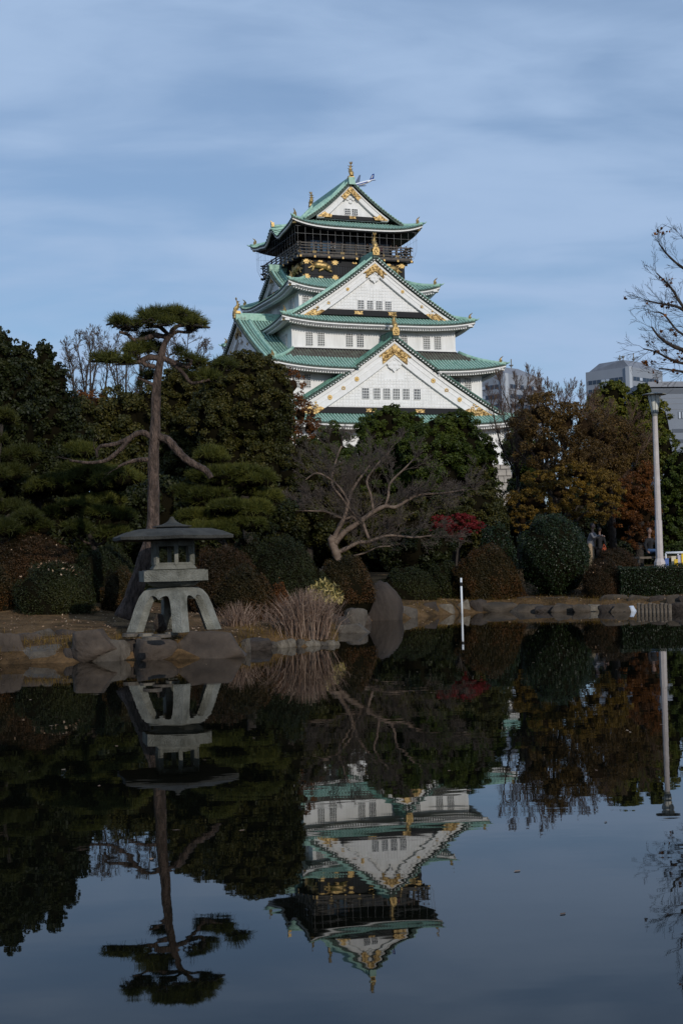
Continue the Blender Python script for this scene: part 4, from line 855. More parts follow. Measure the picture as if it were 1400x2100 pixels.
# ------------------------------------------------------------------ cloud-pruned garden pines
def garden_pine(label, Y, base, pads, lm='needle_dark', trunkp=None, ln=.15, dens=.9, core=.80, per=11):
    p = at(base, 1160, Y); z = gz(p.x, Y) - .05; root = empty('garden_pine', (p.x, Y, z), label=label, cat='pine tree', group='cloud-pruned garden pines'); off = (p.x, Y, z)
    mb = MB(); top = min(pads, key=lambda q: q[1]); tp = at(top[0], top[1] + 6, Y + top[4]); b0 = Vector((p.x, Y, z)); w = (tp - b0)
    path = smooth_path([b0, b0 + w * .3 + Vector((.25, 0, 0)), b0 + w * .6 + Vector((-.2, .1, 0)), tp], 4); mb.tube(path, [.10 - .06 * i / len(path) for i in range(len(path))], 7); mb.build('trunk', M['bark_dark'], root, True, off=off)
    for q in pads:
        c = at(q[0], q[1], Y + q[4]); s = min(path, key=lambda v: (v - c).length + abs(v.z - c.z + .3)); mb = MB(); mb.tube(smooth_path([s, (s + c) / 2 + Vector((0, 0, -.12)), c], 3), .035, 5); mb.build('limb', M['bark_pine'], root, True, off=off)
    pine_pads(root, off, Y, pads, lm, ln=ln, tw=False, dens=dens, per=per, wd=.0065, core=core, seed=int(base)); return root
garden_pine('cloud-pruned pine at the far left edge with stacked rounded pads', 35.6, 20, [(5, 858, 40, 16, 0), (38, 938, 58, 20, .5), (-15, 975, 60, 20, 0), (20, 1045, 45, 18, .3), (-25, 1015, 40, 14, -.3), (60, 1062, 40, 16, -.4), (15, 1085, 50, 16, -.6), (-40, 905, 50, 18, 0), (85, 1085, 35, 14, 0)], dens=.8)
garden_pine('wide cloud-pruned pine left of the leaning pine trunk', 37.0, 180, [(110, 1000, 70, 22, .3), (185, 975, 75, 24, .5), (240, 985, 55, 24, 0), (210, 1030, 50, 16, .3), (175, 925, 42, 15, .8), (160, 1040, 38, 17, -.2), (195, 1052, 34, 14, -.4), (120, 1055, 36, 12, .2), (150, 1085, 40, 13, -.4), (245, 1058, 40, 14, .2), (225, 1095, 40, 13, 0)], dens=.75, lm='needle')
garden_pine('cloud-pruned pine right of the leaning pine trunk, above the lantern', 38.5, 470, [(437, 935, 40, 18, .2), (470, 978, 75, 20, .4), (520, 985, 40, 18, 0), (495, 1000, 60, 18, .5), (405, 978, 35, 14, .5), (420, 1020, 50, 18, .3), (520, 1045, 55, 18, 0), (470, 1045, 45, 16, -.3), (545, 1020, 35, 14, .5), (400, 1060, 45, 15, .2), (380, 1010, 30, 16, .6), (495, 1075, 55, 15, -.3), (440, 1088, 60, 14, -.2)], dens=.75, lm='needle')

# ------------------------------------------------------------------ evergreens and autumn trees behind the garden
fo = foliage
G_ = 'evergreen trees screening the garden'
fo('evergreen_tree', 'dark spired evergreen cut by the left edge of the view', 'tree', 37.5, [(-20, 760, 62, 72), (5, 715, 24, 42), (-60, 800, 80, 110), (20, 800, 55, 70), (0, 880, 85, 90), (-30, 980, 90, 90)], 'dark', size=.095, dens=.75, group=G_, sub=.22)
fo('evergreen_tree', 'dark evergreen with pointed tips, second from the left edge', 'tree', 39, [(42, 735, 26, 36), (95, 735, 20, 38), (60, 800, 50, 66), (108, 790, 36, 55), (85, 870, 80, 80), (130, 850, 38, 55), (70, 960, 90, 80), (150, 930, 45, 75)], 'dark', size=.095, dens=.75, group=G_, sub=.22)
fo('understorey_tree', 'low dark green tree in the gap left of the leaning pine', 'tree', 56, [(190, 880, 60, 62), (250, 870, 60, 72), (310, 860, 60, 70), (345, 870, 50, 80), (230, 950, 80, 70), (320, 960, 80, 80)], 'olive', size=.13, dens=.7, group=G_)
fo('autumn_tree', 'small reddish brown tree peeping between dark evergreens at left', 'tree', 60, [(190, 830, 36, 26), (225, 845, 36, 26), (165, 835, 22, 30)], 'rust', size=.12, dens=.5, core=.6, coremat='core_brown')
fo('evergreen_tree', 'broad dark evergreen rising in front of the left castle roofs', 'tree', 42.5, [(515, 765, 58, 42), (470, 790, 60, 55), (560, 800, 42, 62), (520, 840, 78, 75), (450, 870, 62, 80), (565, 900, 38, 80), (530, 950, 62, 70), (460, 960, 60, 60), (500, 745, 35, 26), (580, 860, 22, 60)], 'olive', size=.078, dens=.8, group=G_, sub=.2)
fo('evergreen_tree', 'olive brown evergreen just right of the leaning pine trunk', 'tree', 47, [(395, 800, 58, 55), (440, 780, 45, 42), (360, 840, 42, 66), (410, 880, 66, 70), (380, 960, 66, 62), (345, 910, 36, 80), (360, 780, 28, 30)], 'olive', size=.08, dens=.8, group=G_, sub=.2)
fo('understorey_tree', 'dark shaded thicket behind the cloud pine and the lantern', 'shrub', 45, [(430, 1040, 100, 70), (330, 1060, 80, 80), (520, 1050, 80, 70), (230, 1060, 90, 80), (130, 1050, 90, 70), (30, 1040, 90, 80), (400, 1130, 110, 60), (250, 1130, 90, 60)], 'dark', size=.12, dens=.55, trunk=.1)
fo('autumn_tree', 'orange leaved tree against the castle wall at the left end of the lower gable', 'tree', 88, [(600, 790, 26, 34), (615, 850, 30, 34), (635, 880, 30, 28), (595, 880, 26, 34), (640, 905, 22, 22), (585, 830, 18, 40)], 'rust', size=.13, dens=.42, core=.35, coremat='core_brown', sub=.24, trunk=.12)
fo('evergreen_tree', 'small round evergreen under the left part of the lowest castle roof', 'tree', 70, [(678, 905, 32, 36), (660, 940, 40, 40), (700, 945, 40, 40)], 'green', size=.12, dens=.8, group=G_)
fo('evergreen_tree', 'bushy evergreen with a wispy top before the centre of the great gable', 'tree', 62, [(795, 870, 40, 38), (765, 890, 40, 36), (825, 895, 42, 40), (790, 935, 75, 52), (750, 985, 70, 50), (830, 990, 70, 55), (805, 845, 10, 18), (848, 870, 22, 24)], 'green', size=.09, dens=.8, group=G_, sub=.23)
fo('evergreen_tree', 'broad evergreen in front of the right end of the great gable', 'tree', 60, [(905, 885, 42, 36), (945, 880, 36, 36), (880, 930, 60, 50), (955, 930, 55, 50), (985, 960, 34, 40), (920, 990, 85, 60), (980, 1010, 45, 50), (1000, 930, 20, 26), (925, 862, 16, 18), (865, 900, 30, 30)], 'green', size=.09, dens=.8, group=G_, sub=.23)
fo('understorey_tree', 'dark broadleaf thicket left of the pale bare tree', 'tree', 55, [(600, 960, 50, 60), (640, 990, 60, 60), (590, 1040, 60, 60), (660, 1060, 60, 50), (625, 930, 30, 34), (700, 1000, 50, 50), (600, 1090, 80, 40)], 'olive', size=.11, dens=.75, group=G_)
fo('understorey_tree', 'deep green undergrowth beneath the broad evergreens', 'shrub', 56, [(760, 1060, 70, 50), (840, 1070, 70, 55), (920, 1060, 60, 45), (980, 1050, 45, 45), (720, 1100, 60, 40), (830, 1120, 80, 50), (1000, 1090, 50, 50)], 'olive', size=.11, dens=.75, group=G_)
fo('understorey_tree', 'nearly black camellia overhanging the far bank beside the boulder', 'shrub', 50, [(850, 1130, 55, 42), (900, 1130, 40, 40), (800, 1130, 40, 34), (880, 1175, 50, 36), (840, 1180, 40, 34)], 'dark', size=.10, dens=.8, trunk=.07)
fo('autumn_tree', 'crimson maple bush glowing among the dark shrubs', 'maple', 53, [(910, 1080, 26, 20), (942, 1074, 34, 20), (928, 1098, 26, 14), (968, 1082, 24, 13), (900, 1066, 16, 10), (945, 1060, 16, 8), (890, 1095, 14, 10), (982, 1076, 14, 7)], 'red', size=.055, asp=.5, dens=.75, core=.45, wild=1.2, squash=.6, coremat='core_brown', trunk=.05, sub=.3)
# right-hand wood
fo('autumn_tree', 'brown leaved tree in front of the left office tower', 'tree', 58.5, [(1110, 850, 50, 46), (1150, 870, 56, 50), (1080, 885, 44, 45), (1200, 880, 50, 56), (1120, 920, 70, 50), (1190, 940, 60, 50)], 'brown', size=.08, dens=.42, core=.42, coremat='core_brown', sub=.22)
fo('evergreen_tree', 'yellowish green tree topping the wood just below the right office tower', 'tree', 64, [(1255, 810, 32, 28), (1235, 840, 40, 36), (1290, 860, 42, 44), (1318, 815, 20, 24), (1345, 870, 30, 50), (1300, 910, 60, 50), (1350, 930, 34, 60), (1270, 795, 14, 14), (1318, 800, 14, 14)], 'bright', size=.12, dens=.8, group=G_, sub=.24)
fo('autumn_tree', 'brown thicket of fine twigs and leaves left of the lamp post', 'tree', 60, [(1240, 900, 56, 48), (1290, 920, 48, 48), (1260, 960, 66, 50), (1200, 970, 50, 44), (1310, 975, 32, 50)], 'brown', size=.075, dens=.42, core=.42, coremat='core_brown', sub=.22)
fo('evergreen_tree', 'green tree beside the lower right corner of the castle wall', 'tree', 68, [(1070, 930, 42, 40), (1060, 905, 28, 24), (1085, 975, 44, 40), (1075, 870, 24, 30), (1065, 1000, 24, 34)], 'green', size=.11, dens=.8, group=G_)
fo('evergreen_tree', 'rusty olive tree behind the crimson maple', 'tree', 57, [(1000, 1040, 30, 50), (985, 1000, 26, 40), (1010, 1080, 22, 36)], 'olive', size=.10, dens=.7, group=G_)
fo('autumn_tree', 'bronze and yellow leaved tree spreading above the round topiary', 'tree', 57, [(1110, 985, 44, 24), (1090, 1030, 50, 34), (1150, 1010, 55, 34), (1200, 1025, 50, 36), (1140, 1050, 60, 24), (1235, 1000, 40, 36), (1240, 1045, 40, 30), (1070, 1065, 26, 26), (1180, 970, 40, 22)], 'bronze', size=.075, asp=.5, dens=.50, core=.35, coremat='core_brown', sub=.22, wild=1.2, squash=.6)
fo('autumn_tree', 'rusty orange maple left of the lamp post', 'maple', 58, [(1300, 1010, 36, 40), (1320, 1050, 34, 40), (1290, 1060, 34, 34), (1325, 980, 22, 34), (1310, 1100, 32, 26)], 'rust', size=.075, asp=.5, dens=.6, core=.55, coremat='core_brown', sub=.22)
fo('evergreen_tree', 'green broadleaf tree right of the lamp post at the right edge', 'tree', 60, [(1385, 990, 34, 46), (1410, 960, 40, 46), (1395, 1050, 44, 46), (1430, 1010, 50, 70), (1375, 1090, 34, 30)], 'green', size=.11, dens=.75, group=G_)
fo('understorey_tree', 'low shaded shrubbery closing the view under the trees on the left', 'shrub', 58, [(x_, 1110, 70, 60) for x_ in range(-60, 720, 90)] + [(x_, 1150, 60, 40) for x_ in range(-20, 700, 80)], 'dark', size=.14, dens=.5, trunk=.08, limbs=False)
fo('understorey_tree', 'low shaded shrubbery closing the view under the trees in the centre', 'shrub', 62, [(x_, 1110, 60, 56) for x_ in range(700, 1120, 80)] + [(x_, 1150, 60, 40) for x_ in range(720, 1440, 80)], 'dark', size=.14, dens=.5, trunk=.08, limbs=False)
fo('understorey_tree', 'dark wall of foliage behind the people on the far path', 'shrub', 66, [(1180, 1100, 70, 60), (1260, 1100, 60, 60), (1340, 1090, 70, 60), (1420, 1100, 60, 60), (1100, 1100, 60, 50), (1040, 1110, 60, 40), (1080, 1040, 50, 50)], 'dark', size=.13, dens=.55, trunk=.1)
for i, (bl, lb) in enumerate(([(-400, 900, 200, 160), (-250, 880, 150, 150), (-150, 900, 110, 160)], 'big dark trees beyond the left edge of the pond view'), ([(1500, 900, 90, 150), (1620, 880, 120, 180), (1800, 900, 160, 170)], 'leafy wood beyond the right edge of the pond view')) if False else ():
    pass
far = [(60 + 70 * math.sin(i * 2.3), 96 + 9 * (i % 3)) for i in range(1)]
for i, (a, Y, w, h, lb) in enumerate(((40, 95, 160, 70, 'dark rounded tree far behind the left evergreens'), (300, 98, 150, 60, 'dark rounded tree far behind the leaning pine'), (520, 100, 120, 60, 'dark tree below the castle rampart on the left'), (760, 105, 150, 60, 'dark tree below the middle of the castle rampart'), (1230, 100, 110, 60, 'dark tree far behind the bronze leaved tree'), (1390, 96, 100, 60, 'dark tree far behind the lamp post'))):
    fo('background_tree', lb, 'tree', Y, [(a - w * .5, 1060, w * .6, h), (a + w * .4, 1050, w * .6, h), (a, 1020, w * .5, h), (a, 1110, w, h)], 'dark', size=.22, dens=.55, trunk=.2, limbs=False, group='background trees below the castle')

# ------------------------------------------------------------------ bare trees
def bare(label, Y, base, tips, r0=.16, lv=3, ln=2.2, m='twig_grey', kids=4, spread=.5, up=.22, seed=1, fork=.35, kidlen=None, rmin=.006, cat='bare tree', shrink=.62, z0=None, wob=.25, group=None, lean=0):
    p = at(base, 1160, Y); z = gz(p.x, Y) - .1 if z0 is None else z0; b0 = Vector((p.x, Y, z)); root = empty('bare_tree', b0, label=label, cat=cat, group=group); T = Twigs(seed); r = random.Random(seed)
    T_pts = [at(a, b, Y + (dy if len(t_) > 2 else 0)) for t_ in tips for a, b, dy in [(t_[0], t_[1], t_[2] if len(t_) > 2 else 0)]]
    c = sum(T_pts, Vector()) / len(T_pts); fk = b0.lerp(c, fork) + Vector((lean, 0, 0)); mb = MB(); mb.tube(smooth_path([b0, b0.lerp(fk, .5) + Vector((.08, 0, 0)), fk], 4), [r0 * 1.25, r0 * 1.1, r0 * 1.0, r0 * .95, r0 * .9, r0 * .88, r0 * .85, r0 * .82, r0 * .8], 8)
    for tp in T_pts:
        mid = fk.lerp(tp, .5) + Vector((r.uniform(-.3, .3), r.uniform(-.3, .3), r.uniform(-.1, .3))); pth = smooth_path([fk, mid, tp], 4); mb.tube(pth, [r0 * .6 * (1 - .85 * i / len(pth)) + .008 for i in range(len(pth))], 6)
        for i in range(1, len(pth)):
            for _ in range(1 if i < 3 else 2):
                d = (pth[i] - pth[i - 1]).normalized() + Vector((r.gauss(0, .5), r.gauss(0, .5), r.gauss(.1, .4))); T.grow(pth[i], d, ln * r.uniform(.45, .8), r0 * .22, lv - 1, kids, spread, up, shrink, wob)
        T.grow(tp, (tp - mid), ln * .8, r0 * .22, lv, kids, spread, up, shrink, wob)
    mb.build('trunk', M['bark_pale'] if 'pale' in label else M['bark_dark'], root, True, off=b0); link('twigs', T.mesh('twigs', M[m], b0, rmin), root, kind='stuff'); return root
bare('leafless tree with an airy fan crown left of the leaning pine, against the sky', 75, 195, [(140, 735), (160, 715, .5), (185, 706), (205, 715, .6), (150, 755, -1), (222, 738, 1), (185, 730, -.8)], lv=3, ln=1.0, kids=5, spread=.62, up=.12, seed=3, fork=.62, rmin=.0075, r0=.12)
bare('leafless tree showing on both sides of the leaning pine trunk', 76, 255, [(238, 725), (262, 708, .5), (285, 705), (308, 715, 1), (225, 750, -1), (290, 745), (315, 740, -.5)], lv=3, ln=1.0, kids=5, spread=.62, up=.12, seed=4, fork=.60, rmin=.0075, r0=.12)
bare('leafless tree right of the leaning pine crown, against the sky', 77, 370, [(345, 730), (362, 712, .5), (385, 705), (405, 722, 1), (345, 750, -1), (415, 740, .4)], lv=3, ln=.95, kids=5, spread=.62, up=.12, seed=6, fork=.62, rmin=.0075, r0=.11)
bare('upright leafless tree with reddish twigs in front of the left office tower', 61, 1060, [(1008, 830), (1030, 800), (1055, 805, .5), (1080, 790), (1105, 805, 1), (1030, 850, -1), (1070, 830, .8), (1095, 835, -.7)], lv=3, ln=.82, m='twig_brown', seed=8, fork=.55, rmin=.0048, r0=.075, up=.28, spread=.55, kids=5)
bare('tall thin leafless tree between the two office towers', 61.5, 1165, [(1130, 815), (1150, 825), (1170, 815, .5), (1190, 825), (1205, 835, 1), (1115, 815), (1215, 830, .3)], lv=3, ln=.75, m='twig_brown', seed=9, fork=.58, rmin=.0048, r0=.065, up=.3, spread=.55, kids=5)
bare('brown leafless tree with stout pale limbs above the bronze foliage', 61, 1140, [(1060, 880), (1090, 870, .5), (1120, 860), (1155, 855, -.5), (1190, 880), (1215, 900, .5), (1075, 940, -1), (1230, 930, -.6)], lv=3, ln=1.25, m='twig_brown', seed=11, kids=5, fork=.48, rmin=.005, r0=.17, spread=.55)
bare('brown leafless tree with forked pale limbs left of the rusty maple', 60, 1250, [(1210, 900, .4), (1250, 880), (1290, 890), (1320, 920, .3), (1225, 940, -.6)], lv=3, ln=1.25, m='twig_brown', seed=12, kids=5, fork=.45, rmin=.005, r0=.14, spread=.55)
# the pale wide-spreading tree in the middle
YC = 47.0; b0 = at(690, 1132, YC); b0.z = gz(b0.x, YC) - .1; ct = empty('bare_tree', b0, label='pale barked leafless tree spreading low and wide at the centre of the bank', cat='bare tree'); off = tuple(b0)
mb = MB(); main = [([(694, 1150), (688, 1132), (680, 1110), (684, 1100)], 9, 8), ([(682, 1112), (690, 1092), (706, 1060), (714, 1030), (722, 1005, .3), (742, 975, .4), (758, 955, .5)], 5.5, 2), ([(686, 1116), (705, 1092), (735, 1072), (765, 1050), (790, 1038), (810, 1040), (835, 1026), (860, 1014), (900, 1012), (950, 1005)], 6.5, 1.6),
        ([(690, 1134), (710, 1125), (735, 1112), (752, 1112), (775, 1104), (800, 1098), (850, 1102), (885, 1098)], 5, 1.4), ([(735, 1072), (722, 1060), (704, 1064), (670, 1050), (640, 1048), (590, 1046)], 3.4, 1.2), ([(756, 1105), (748, 1085), (742, 1070), (722, 1050), (700, 1020), (680, 990), (690, 940, .5), (700, 915, .6)], 3.6, 1.6), ([(790, 1038), (796, 1015), (800, 990), (830, 960), (850, 940)], 3, 1.4), ([(714, 1030), (700, 1005), (680, 985), (650, 970), (625, 985)], 2.8, 1.2), ([(765, 1050), (760, 1015), (752, 985), (775, 950), (800, 925)], 3, 1.4), ([(725, 1140), (750, 1133), (775, 1122), (800, 1120)], 2.0, 1)]
T = Twigs(21)
for path, a, b in main:
    pts = limb(mb, path, YC, a, b, 7)
    if a < 8:
        for i in range(3, len(pts), 1 if a > 3 else 2):
            d = (pts[i] - pts[i - 1]).normalized() + Vector((T.r.gauss(0, .6), T.r.gauss(0, .6), T.r.gauss(.45, .4))); T.grow(pts[i], d, T.r.uniform(.50, 1.05), .011, 3 if i > len(pts) * .45 else 2, 5, .55, .12, .60, .32)
mb.build('trunk', M['bark_pale'], ct, True, off=off); link('twigs', T.mesh('twigs', M['twig_grey'], off, .0038), ct, kind='stuff')
# the bare tree whose boughs reach in from beyond the right edge
YR = 47.5; b0 = at(1560, 1160, YR); b0.z = gz(b0.x, YR) - .1; rt = empty('bare_tree', b0, label='dark bare boughs with a few dead leaves reaching in at the upper right edge', cat='bare tree'); off = tuple(b0)
mb = MB(); T = Twigs(31); mb.tube(smooth_path([b0, at(1550, 1000, YR), at(1530, 850, YR), at(1500, 700, YR), at(1490, 560, YR)], 4), [.22 - .010 * i for i in range(17)], 9)
boughs = [([(1535, 860), (1470, 770), (1425, 730), (1400, 718), (1375, 708), (1350, 690), (1335, 670)], 8, 1.6), ([(1505, 720), (1450, 670), (1410, 640), (1390, 615), (1375, 590), (1345, 560)], 5.5, 1.2), ([(1495, 620), (1440, 570), (1400, 550), (1370, 525), (1350, 500)], 5, 1.0), ([(1440, 740), (1400, 745), (1370, 735), (1345, 722), (1318, 715)], 4, 1.2), ([(1450, 670), (1405, 640), (1385, 628), (1350, 622), (1320, 615)], 4, 1.2), ([(1520, 800), (1460, 770), (1420, 765), (1385, 760), (1350, 755)], 5, 1.2), ([(1490, 580), (1450, 540), (1430, 510), (1400, 490)], 3.5, 1.0), ([(1500, 700), (1460, 690), (1420, 690), (1390, 680), (1360, 645), (1340, 640)], 4, 1.2)]
tips = []
for path, a, b in boughs:
    pts = limb(mb, path, YR, a, b, 6)
    for i in range(5, len(pts), 1): d = (pts[i] - pts[i - 1]).normalized() + Vector((T.r.gauss(-.2, .4), T.r.gauss(0, .5), T.r.gauss(.15, .5))); T.grow(pts[i], d, T.r.uniform(.35, .8), .009, 2, 4, .5, .05, .6, .28)
mb.build('trunk', M['bark_dark'], rt, True, off=off); link('twigs', T.mesh('twigs', M['twig_black'], off, .0038), rt, kind='stuff')
lf = [s_[1] for s_ in T.seg if s_[3] < .004]; r_ = random.Random(3); pts = []
for q in r_.sample(lf, 46): pts += [(q.x + r_.gauss(0, .05), q.y + r_.gauss(0, .05), q.z - .04 + r_.gauss(0, .04)) for _ in range(3)]
for a, b in ((1322, 743), (1327, 746), (1334, 742), (1338, 741), (1318, 742), (1385, 688), (1383, 762), (1358, 627), (1369, 631)):
    for _ in range(5): q = at(a, b, YR); pts.append((q.x + r_.gauss(0, .04), q.y + r_.gauss(0, .04), q.z + r_.gauss(0, .04)))
V = leaf_quads(np.array(pts), np.zeros((len(pts), 3)), .13, .7, 1.0); link('dead_leaves', np_mesh('dead_leaves', V - np.array(off), quads(len(pts)), L['rust']), rt, kind='stuff')

# ------------------------------------------------------------------ shrubs and hedges
sh = shrub
sh('azalea_mound', 'large rusty clipped azalea mound at the left edge, scattered with dead leaves', 'shrub', 60, 1095, 0, 285, 35.6, 'azalea_red', size=.034, dens=.8)
sh('azalea_mound', 'deep green clipped mound in front of the large rusty mound', 'shrub', 112, 1150, 0, 180, 32.6, 'azalea_green', size=.034, dens=.8)
sh('azalea_mound', 'olive clipped mound running off the left edge above the shore rocks', 'shrub', -10, 1158, 0, 130, 33.2, 'azalea', size=.034, dens=.8)
sh('azalea_mound', 'dark green clipped mound between the rusty mound and the pine foot', 'shrub', 215, 1122, 0, 170, 35.2, 'azalea_green', size=.034, dens=.8)
sh('azalea_mound', 'small rusty clipped mound left of the pine foot', 'shrub', 246, 1163, 0, 90, 33.4, 'azalea', size=.034, dens=.8)
sh('azalea_mound', 'rusty clipped mound right behind the stone lantern', 'shrub', 458, 1118, 0, 170, 36.2, 'azalea_red', size=.034, dens=.8)
sh('azalea_mound', 'low olive mound just behind the left reed clump', 'shrub', 500, 1160, 0, 140, 33.6, 'azalea', size=.034, dens=.8)
sh('azalea_mound', 'broad dark green mound behind the dry reeds', 'shrub', 582, 1102, 0, 178, 37.0, 'azalea_green', size=.034, dens=.8)
sh('azalea_mound', 'rounded olive mound under the pale bare tree', 'shrub', 705, 1141, 0, 130, 40.0, 'azalea', size=.034, dens=.8, zb=.62)
sh('azalea_mound', 'low green mound between the dark green mound and the pale bare tree', 'shrub', 640, 1165, 0, 90, 38.0, 'azalea_green', size=.034, dens=.8)
sh('azalea_mound', 'dark mound behind the lantern chamber', 'shrub', 360, 1125, 0, 150, 39.0, 'azalea_green', size=.034, dens=.8)
sh('azalea_mound', 'dark shaded mound between the rusty mound and the broad dark green one', 'shrub', 512, 1096, 0, 120, 40.5, 'azalea_green', size=.04, dens=.8)
sh('red_shrub', 'little red leaved shrub behind the gap between the reed clumps', 'shrub', 572, 1192, 0, 46, 34.0, 'rust', size=.04, dens=.7, lumps=3, coremat='core_brown')
sh('round_topiary', 'big ball-shaped glossy topiary on the far bank', 'topiary', 1136, 1057, 0, 146, 48.2, 'topiary', size=.05, dens=1.0, lumps=0, dep=.95)
sh('azalea_mound', 'rusty green azalea left of the ball-shaped topiary', 'shrub', 1003, 1118, 0, 146, 48.2, 'azalea', size=.042, dens=.9, lumps=6)
sh('glossy_shrub', 'glossy green shrub between the crimson maple and the ball topiary', 'shrub', 1018, 1072, 0, 95, 52.0, 'topiary', size=.07, dens=.8)
sh('azalea_mound', 'reddish brown azalea right of the ball-shaped topiary', 'shrub', 1240, 1150, 0, 110, 46.6, 'azalea_red', size=.034, dens=.9)
sh('azalea_mound', 'brown mound below the people, behind the reddish brown azalea', 'shrub', 1262, 1122, 0, 110, 50.5, 'azalea_red', size=.034, dens=.8)
sh('clipped_hedge', 'long low boxy green hedge along the right bank before the lamp post', 'hedge', 1362, 1160, 0, 190, 46.0, 'topiary', size=.045, dens=.9, dep=.22, box=True)
sh('azalea_mound', 'round green shrub beyond the white railing at the right edge', 'shrub', 1400, 1108, 0, 90, 56.0, 'green', size=.06, dens=.8)
sh('azalea_mound', 'very dark low shrub above the stone ledge', 'shrub', 835, 1162, 0, 130, 47.5, 'azalea_green', size=.04, dens=.8)
sh('azalea_mound', 'dark low shrub at the water edge left of the marker pole', 'shrub', 912, 1150, 0, 90, 48.6, 'azalea_green', size=.055, dens=.8)
# variegated bamboo grass
c = onz(667, 1266, .40); root = empty('bamboo_shrub', c, label='yellow striped dwarf bamboo beside the dry reeds', cat='bamboo'); n = 900; e = unit(rng.normal(size=(n, 3)) + np.array([0, -.5, .55])); e = e[e[:, 2] > -.1]; k = c.y / F
p = e * np.array([42 * k, 34 * k, 46 * k]) * rng.uniform(.6, 1.0, (len(e), 1)) + np.array([-.02, 0, 32 * k]); V = leaf_quads(p, e, .17, .2, .6, droop=.8); link('leaves', np_mesh('leaves', V, quads(len(e)), L['bamboo']), root)
mb = MB()
for _ in range(26): q = p[random.randrange(len(p))]; mb.tube([(q[0] * .2, q[1] * .2, 0), (q[0] * .8, q[1] * .8, q[2])], .006, 4)
mb.build('stem', M['bark_dark'], root)
# dry reeds
def reeds(label, px, ybase, wpx, hpx, n, seed):
    c = onz(px, ybase, .18); k = c.y / F; r = np.random.default_rng(seed); root = empty('reed_clump', c, label=label, cat='reeds'); b = r.normal(size=(n, 2)) * np.array([wpx * k * .21, wpx * k * .15]); lean = b * 0.5 + r.normal(size=(n, 2)) * .12; h = hpx * k * r.uniform(.45, 1.05, n) * (1 - .25 * (np.abs(b[:, 0]) / (wpx * k * .5)))
    Vs = []
    w = .0042 + .004 * r.random(n)
    a = r.uniform(0, 3.14, n); wd = np.stack([np.cos(a), np.sin(a), 0 * a], 1) * w[:, None]; P0 = np.stack([b[:, 0], b[:, 1], np.zeros(n) - .05], 1); P1 = np.stack([b[:, 0] + lean[:, 0] * .4 + r.normal(size=n) * .03, b[:, 1] + lean[:, 1] * .4, h * .6], 1); P2 = np.stack([b[:, 0] + lean[:, 0] * 1.3, b[:, 1] + lean[:, 1] * 1.3, h], 1)
    Vv = np.stack([P0 - wd, P0 + wd, P1 + wd, P1 - wd, P2 + wd * .2, P2 - wd * .2], 1).reshape(-1, 3); i = np.arange(n)[:, None] * 6; Fq = np.concatenate([i + np.array([[0, 1, 2, 3]]), i + np.array([[3, 2, 4, 5]])]); link('reed_blades', np_mesh('reed_blades', Vv, Fq, L['straw']), root, kind='stuff')
    m2 = n; q = P1 + (P2 - P1) * r.random((m2, 1)); q = np.concatenate([q, q * .9]); V = leaf_quads(q, np.zeros((m2 * 2, 3)), .15, .055, 1.0, droop=.2); link('dry_leaves', np_mesh('dry_leaves', V, quads(m2 * 2), L['straw']), root, kind='stuff')
reeds('smaller clump of dry straw coloured reeds right of the lantern rock', 491, 1306, 64, 76, 360, 1); reeds('larger dense clump of dry reeds in front of the striped bamboo', 628, 1306, 98, 102, 1050, 2)
reeds('thin dry stalks leaning between the two reed clumps', 548, 1300, 40, 75, 40, 3)
# litter of dead leaves on the ground and on the mounds
n = 5200; x = rng.uniform(-13, 2, n); y = rng.uniform(27, 36, n); ok = ~inside(x, y); x, y = x[ok], y[ok]; z = hgt(x, y) + .015; V = leaf_quads(np.stack([x, y, z], 1), np.tile([0, 0, 1.], (len(x), 1)), .055, .5, .35); link('fallen_leaves', np_mesh('fallen_leaves', V, quads(len(x)), L['fallen']), kind='stuff', label='dead leaves strewn over the earth of the point', cat='leaf litter')
n = 2600; x = rng.uniform(2, 16, n); y = rng.uniform(44, 51, n); ok = ~inside(x, y); x, y = x[ok], y[ok]; z = hgt(x, y) + .015; V = leaf_quads(np.stack([x, y, z], 1), np.tile([0, 0, 1.], (len(x), 1)), .07, .5, .35); link('fallen_leaves', np_mesh('fallen_leaves', V, quads(len(x)), L['fallen']), kind='stuff', label='dead leaves strewn along the far bank', cat='leaf litter')
def on_mound(pxs, n, lab):
    P_ = []
    for (px, top, w, Y) in pxs:
        c = at(px, 1160, Y); zt = at(px, top, Y).z; z0 = gz(c.x, Y) - .1; wd = w * Y / F / 2
        for _ in range(n): a = rng.uniform(0, 6.28); q = rng.random() ** .6 * .8; P_.append((c.x + wd * q * math.cos(a), Y - abs(wd * .8 * q * math.sin(a)), z0 + (zt - z0) * (.18 + .82 * math.sqrt(max(0, 1 - q * q))) + .01))
    V = leaf_quads(np.array(P_), np.tile([0, -.4, 1.], (len(P_), 1)), .07, .45, .5); link('fallen_leaves', np_mesh('fallen_leaves', V, quads(len(P_)), L['fallen']), kind='stuff', label=lab, cat='leaf litter')
on_mound([(60, 1095, 285, 35.6), (112, 1150, 180, 32.6)], 60, 'pale dead leaves lying on the clipped mounds at the left')
on_mound([(1240, 1150, 110, 46.6)], 16, 'pale dead leaves lying on the reddish brown azalea')
# leaves afloat
n = 240; fx = rng.uniform(-6, 10, n); fy = rng.uniform(7, 42, n); ok = inside(fx, fy) & (pdist(fx, fy) > .2); fx, fy = fx[ok], fy[ok]
V = leaf_quads(np.stack([fx, fy, fx * 0 + .004], 1), np.tile([0, 0, 1.], (len(fx), 1)), .055, .5, .03); link('floating_leaves', np_mesh('floating_leaves', V, quads(len(fx)), L['fallen']), kind='stuff', label='a few dead leaves afloat on the dark pond', cat='leaf litter')
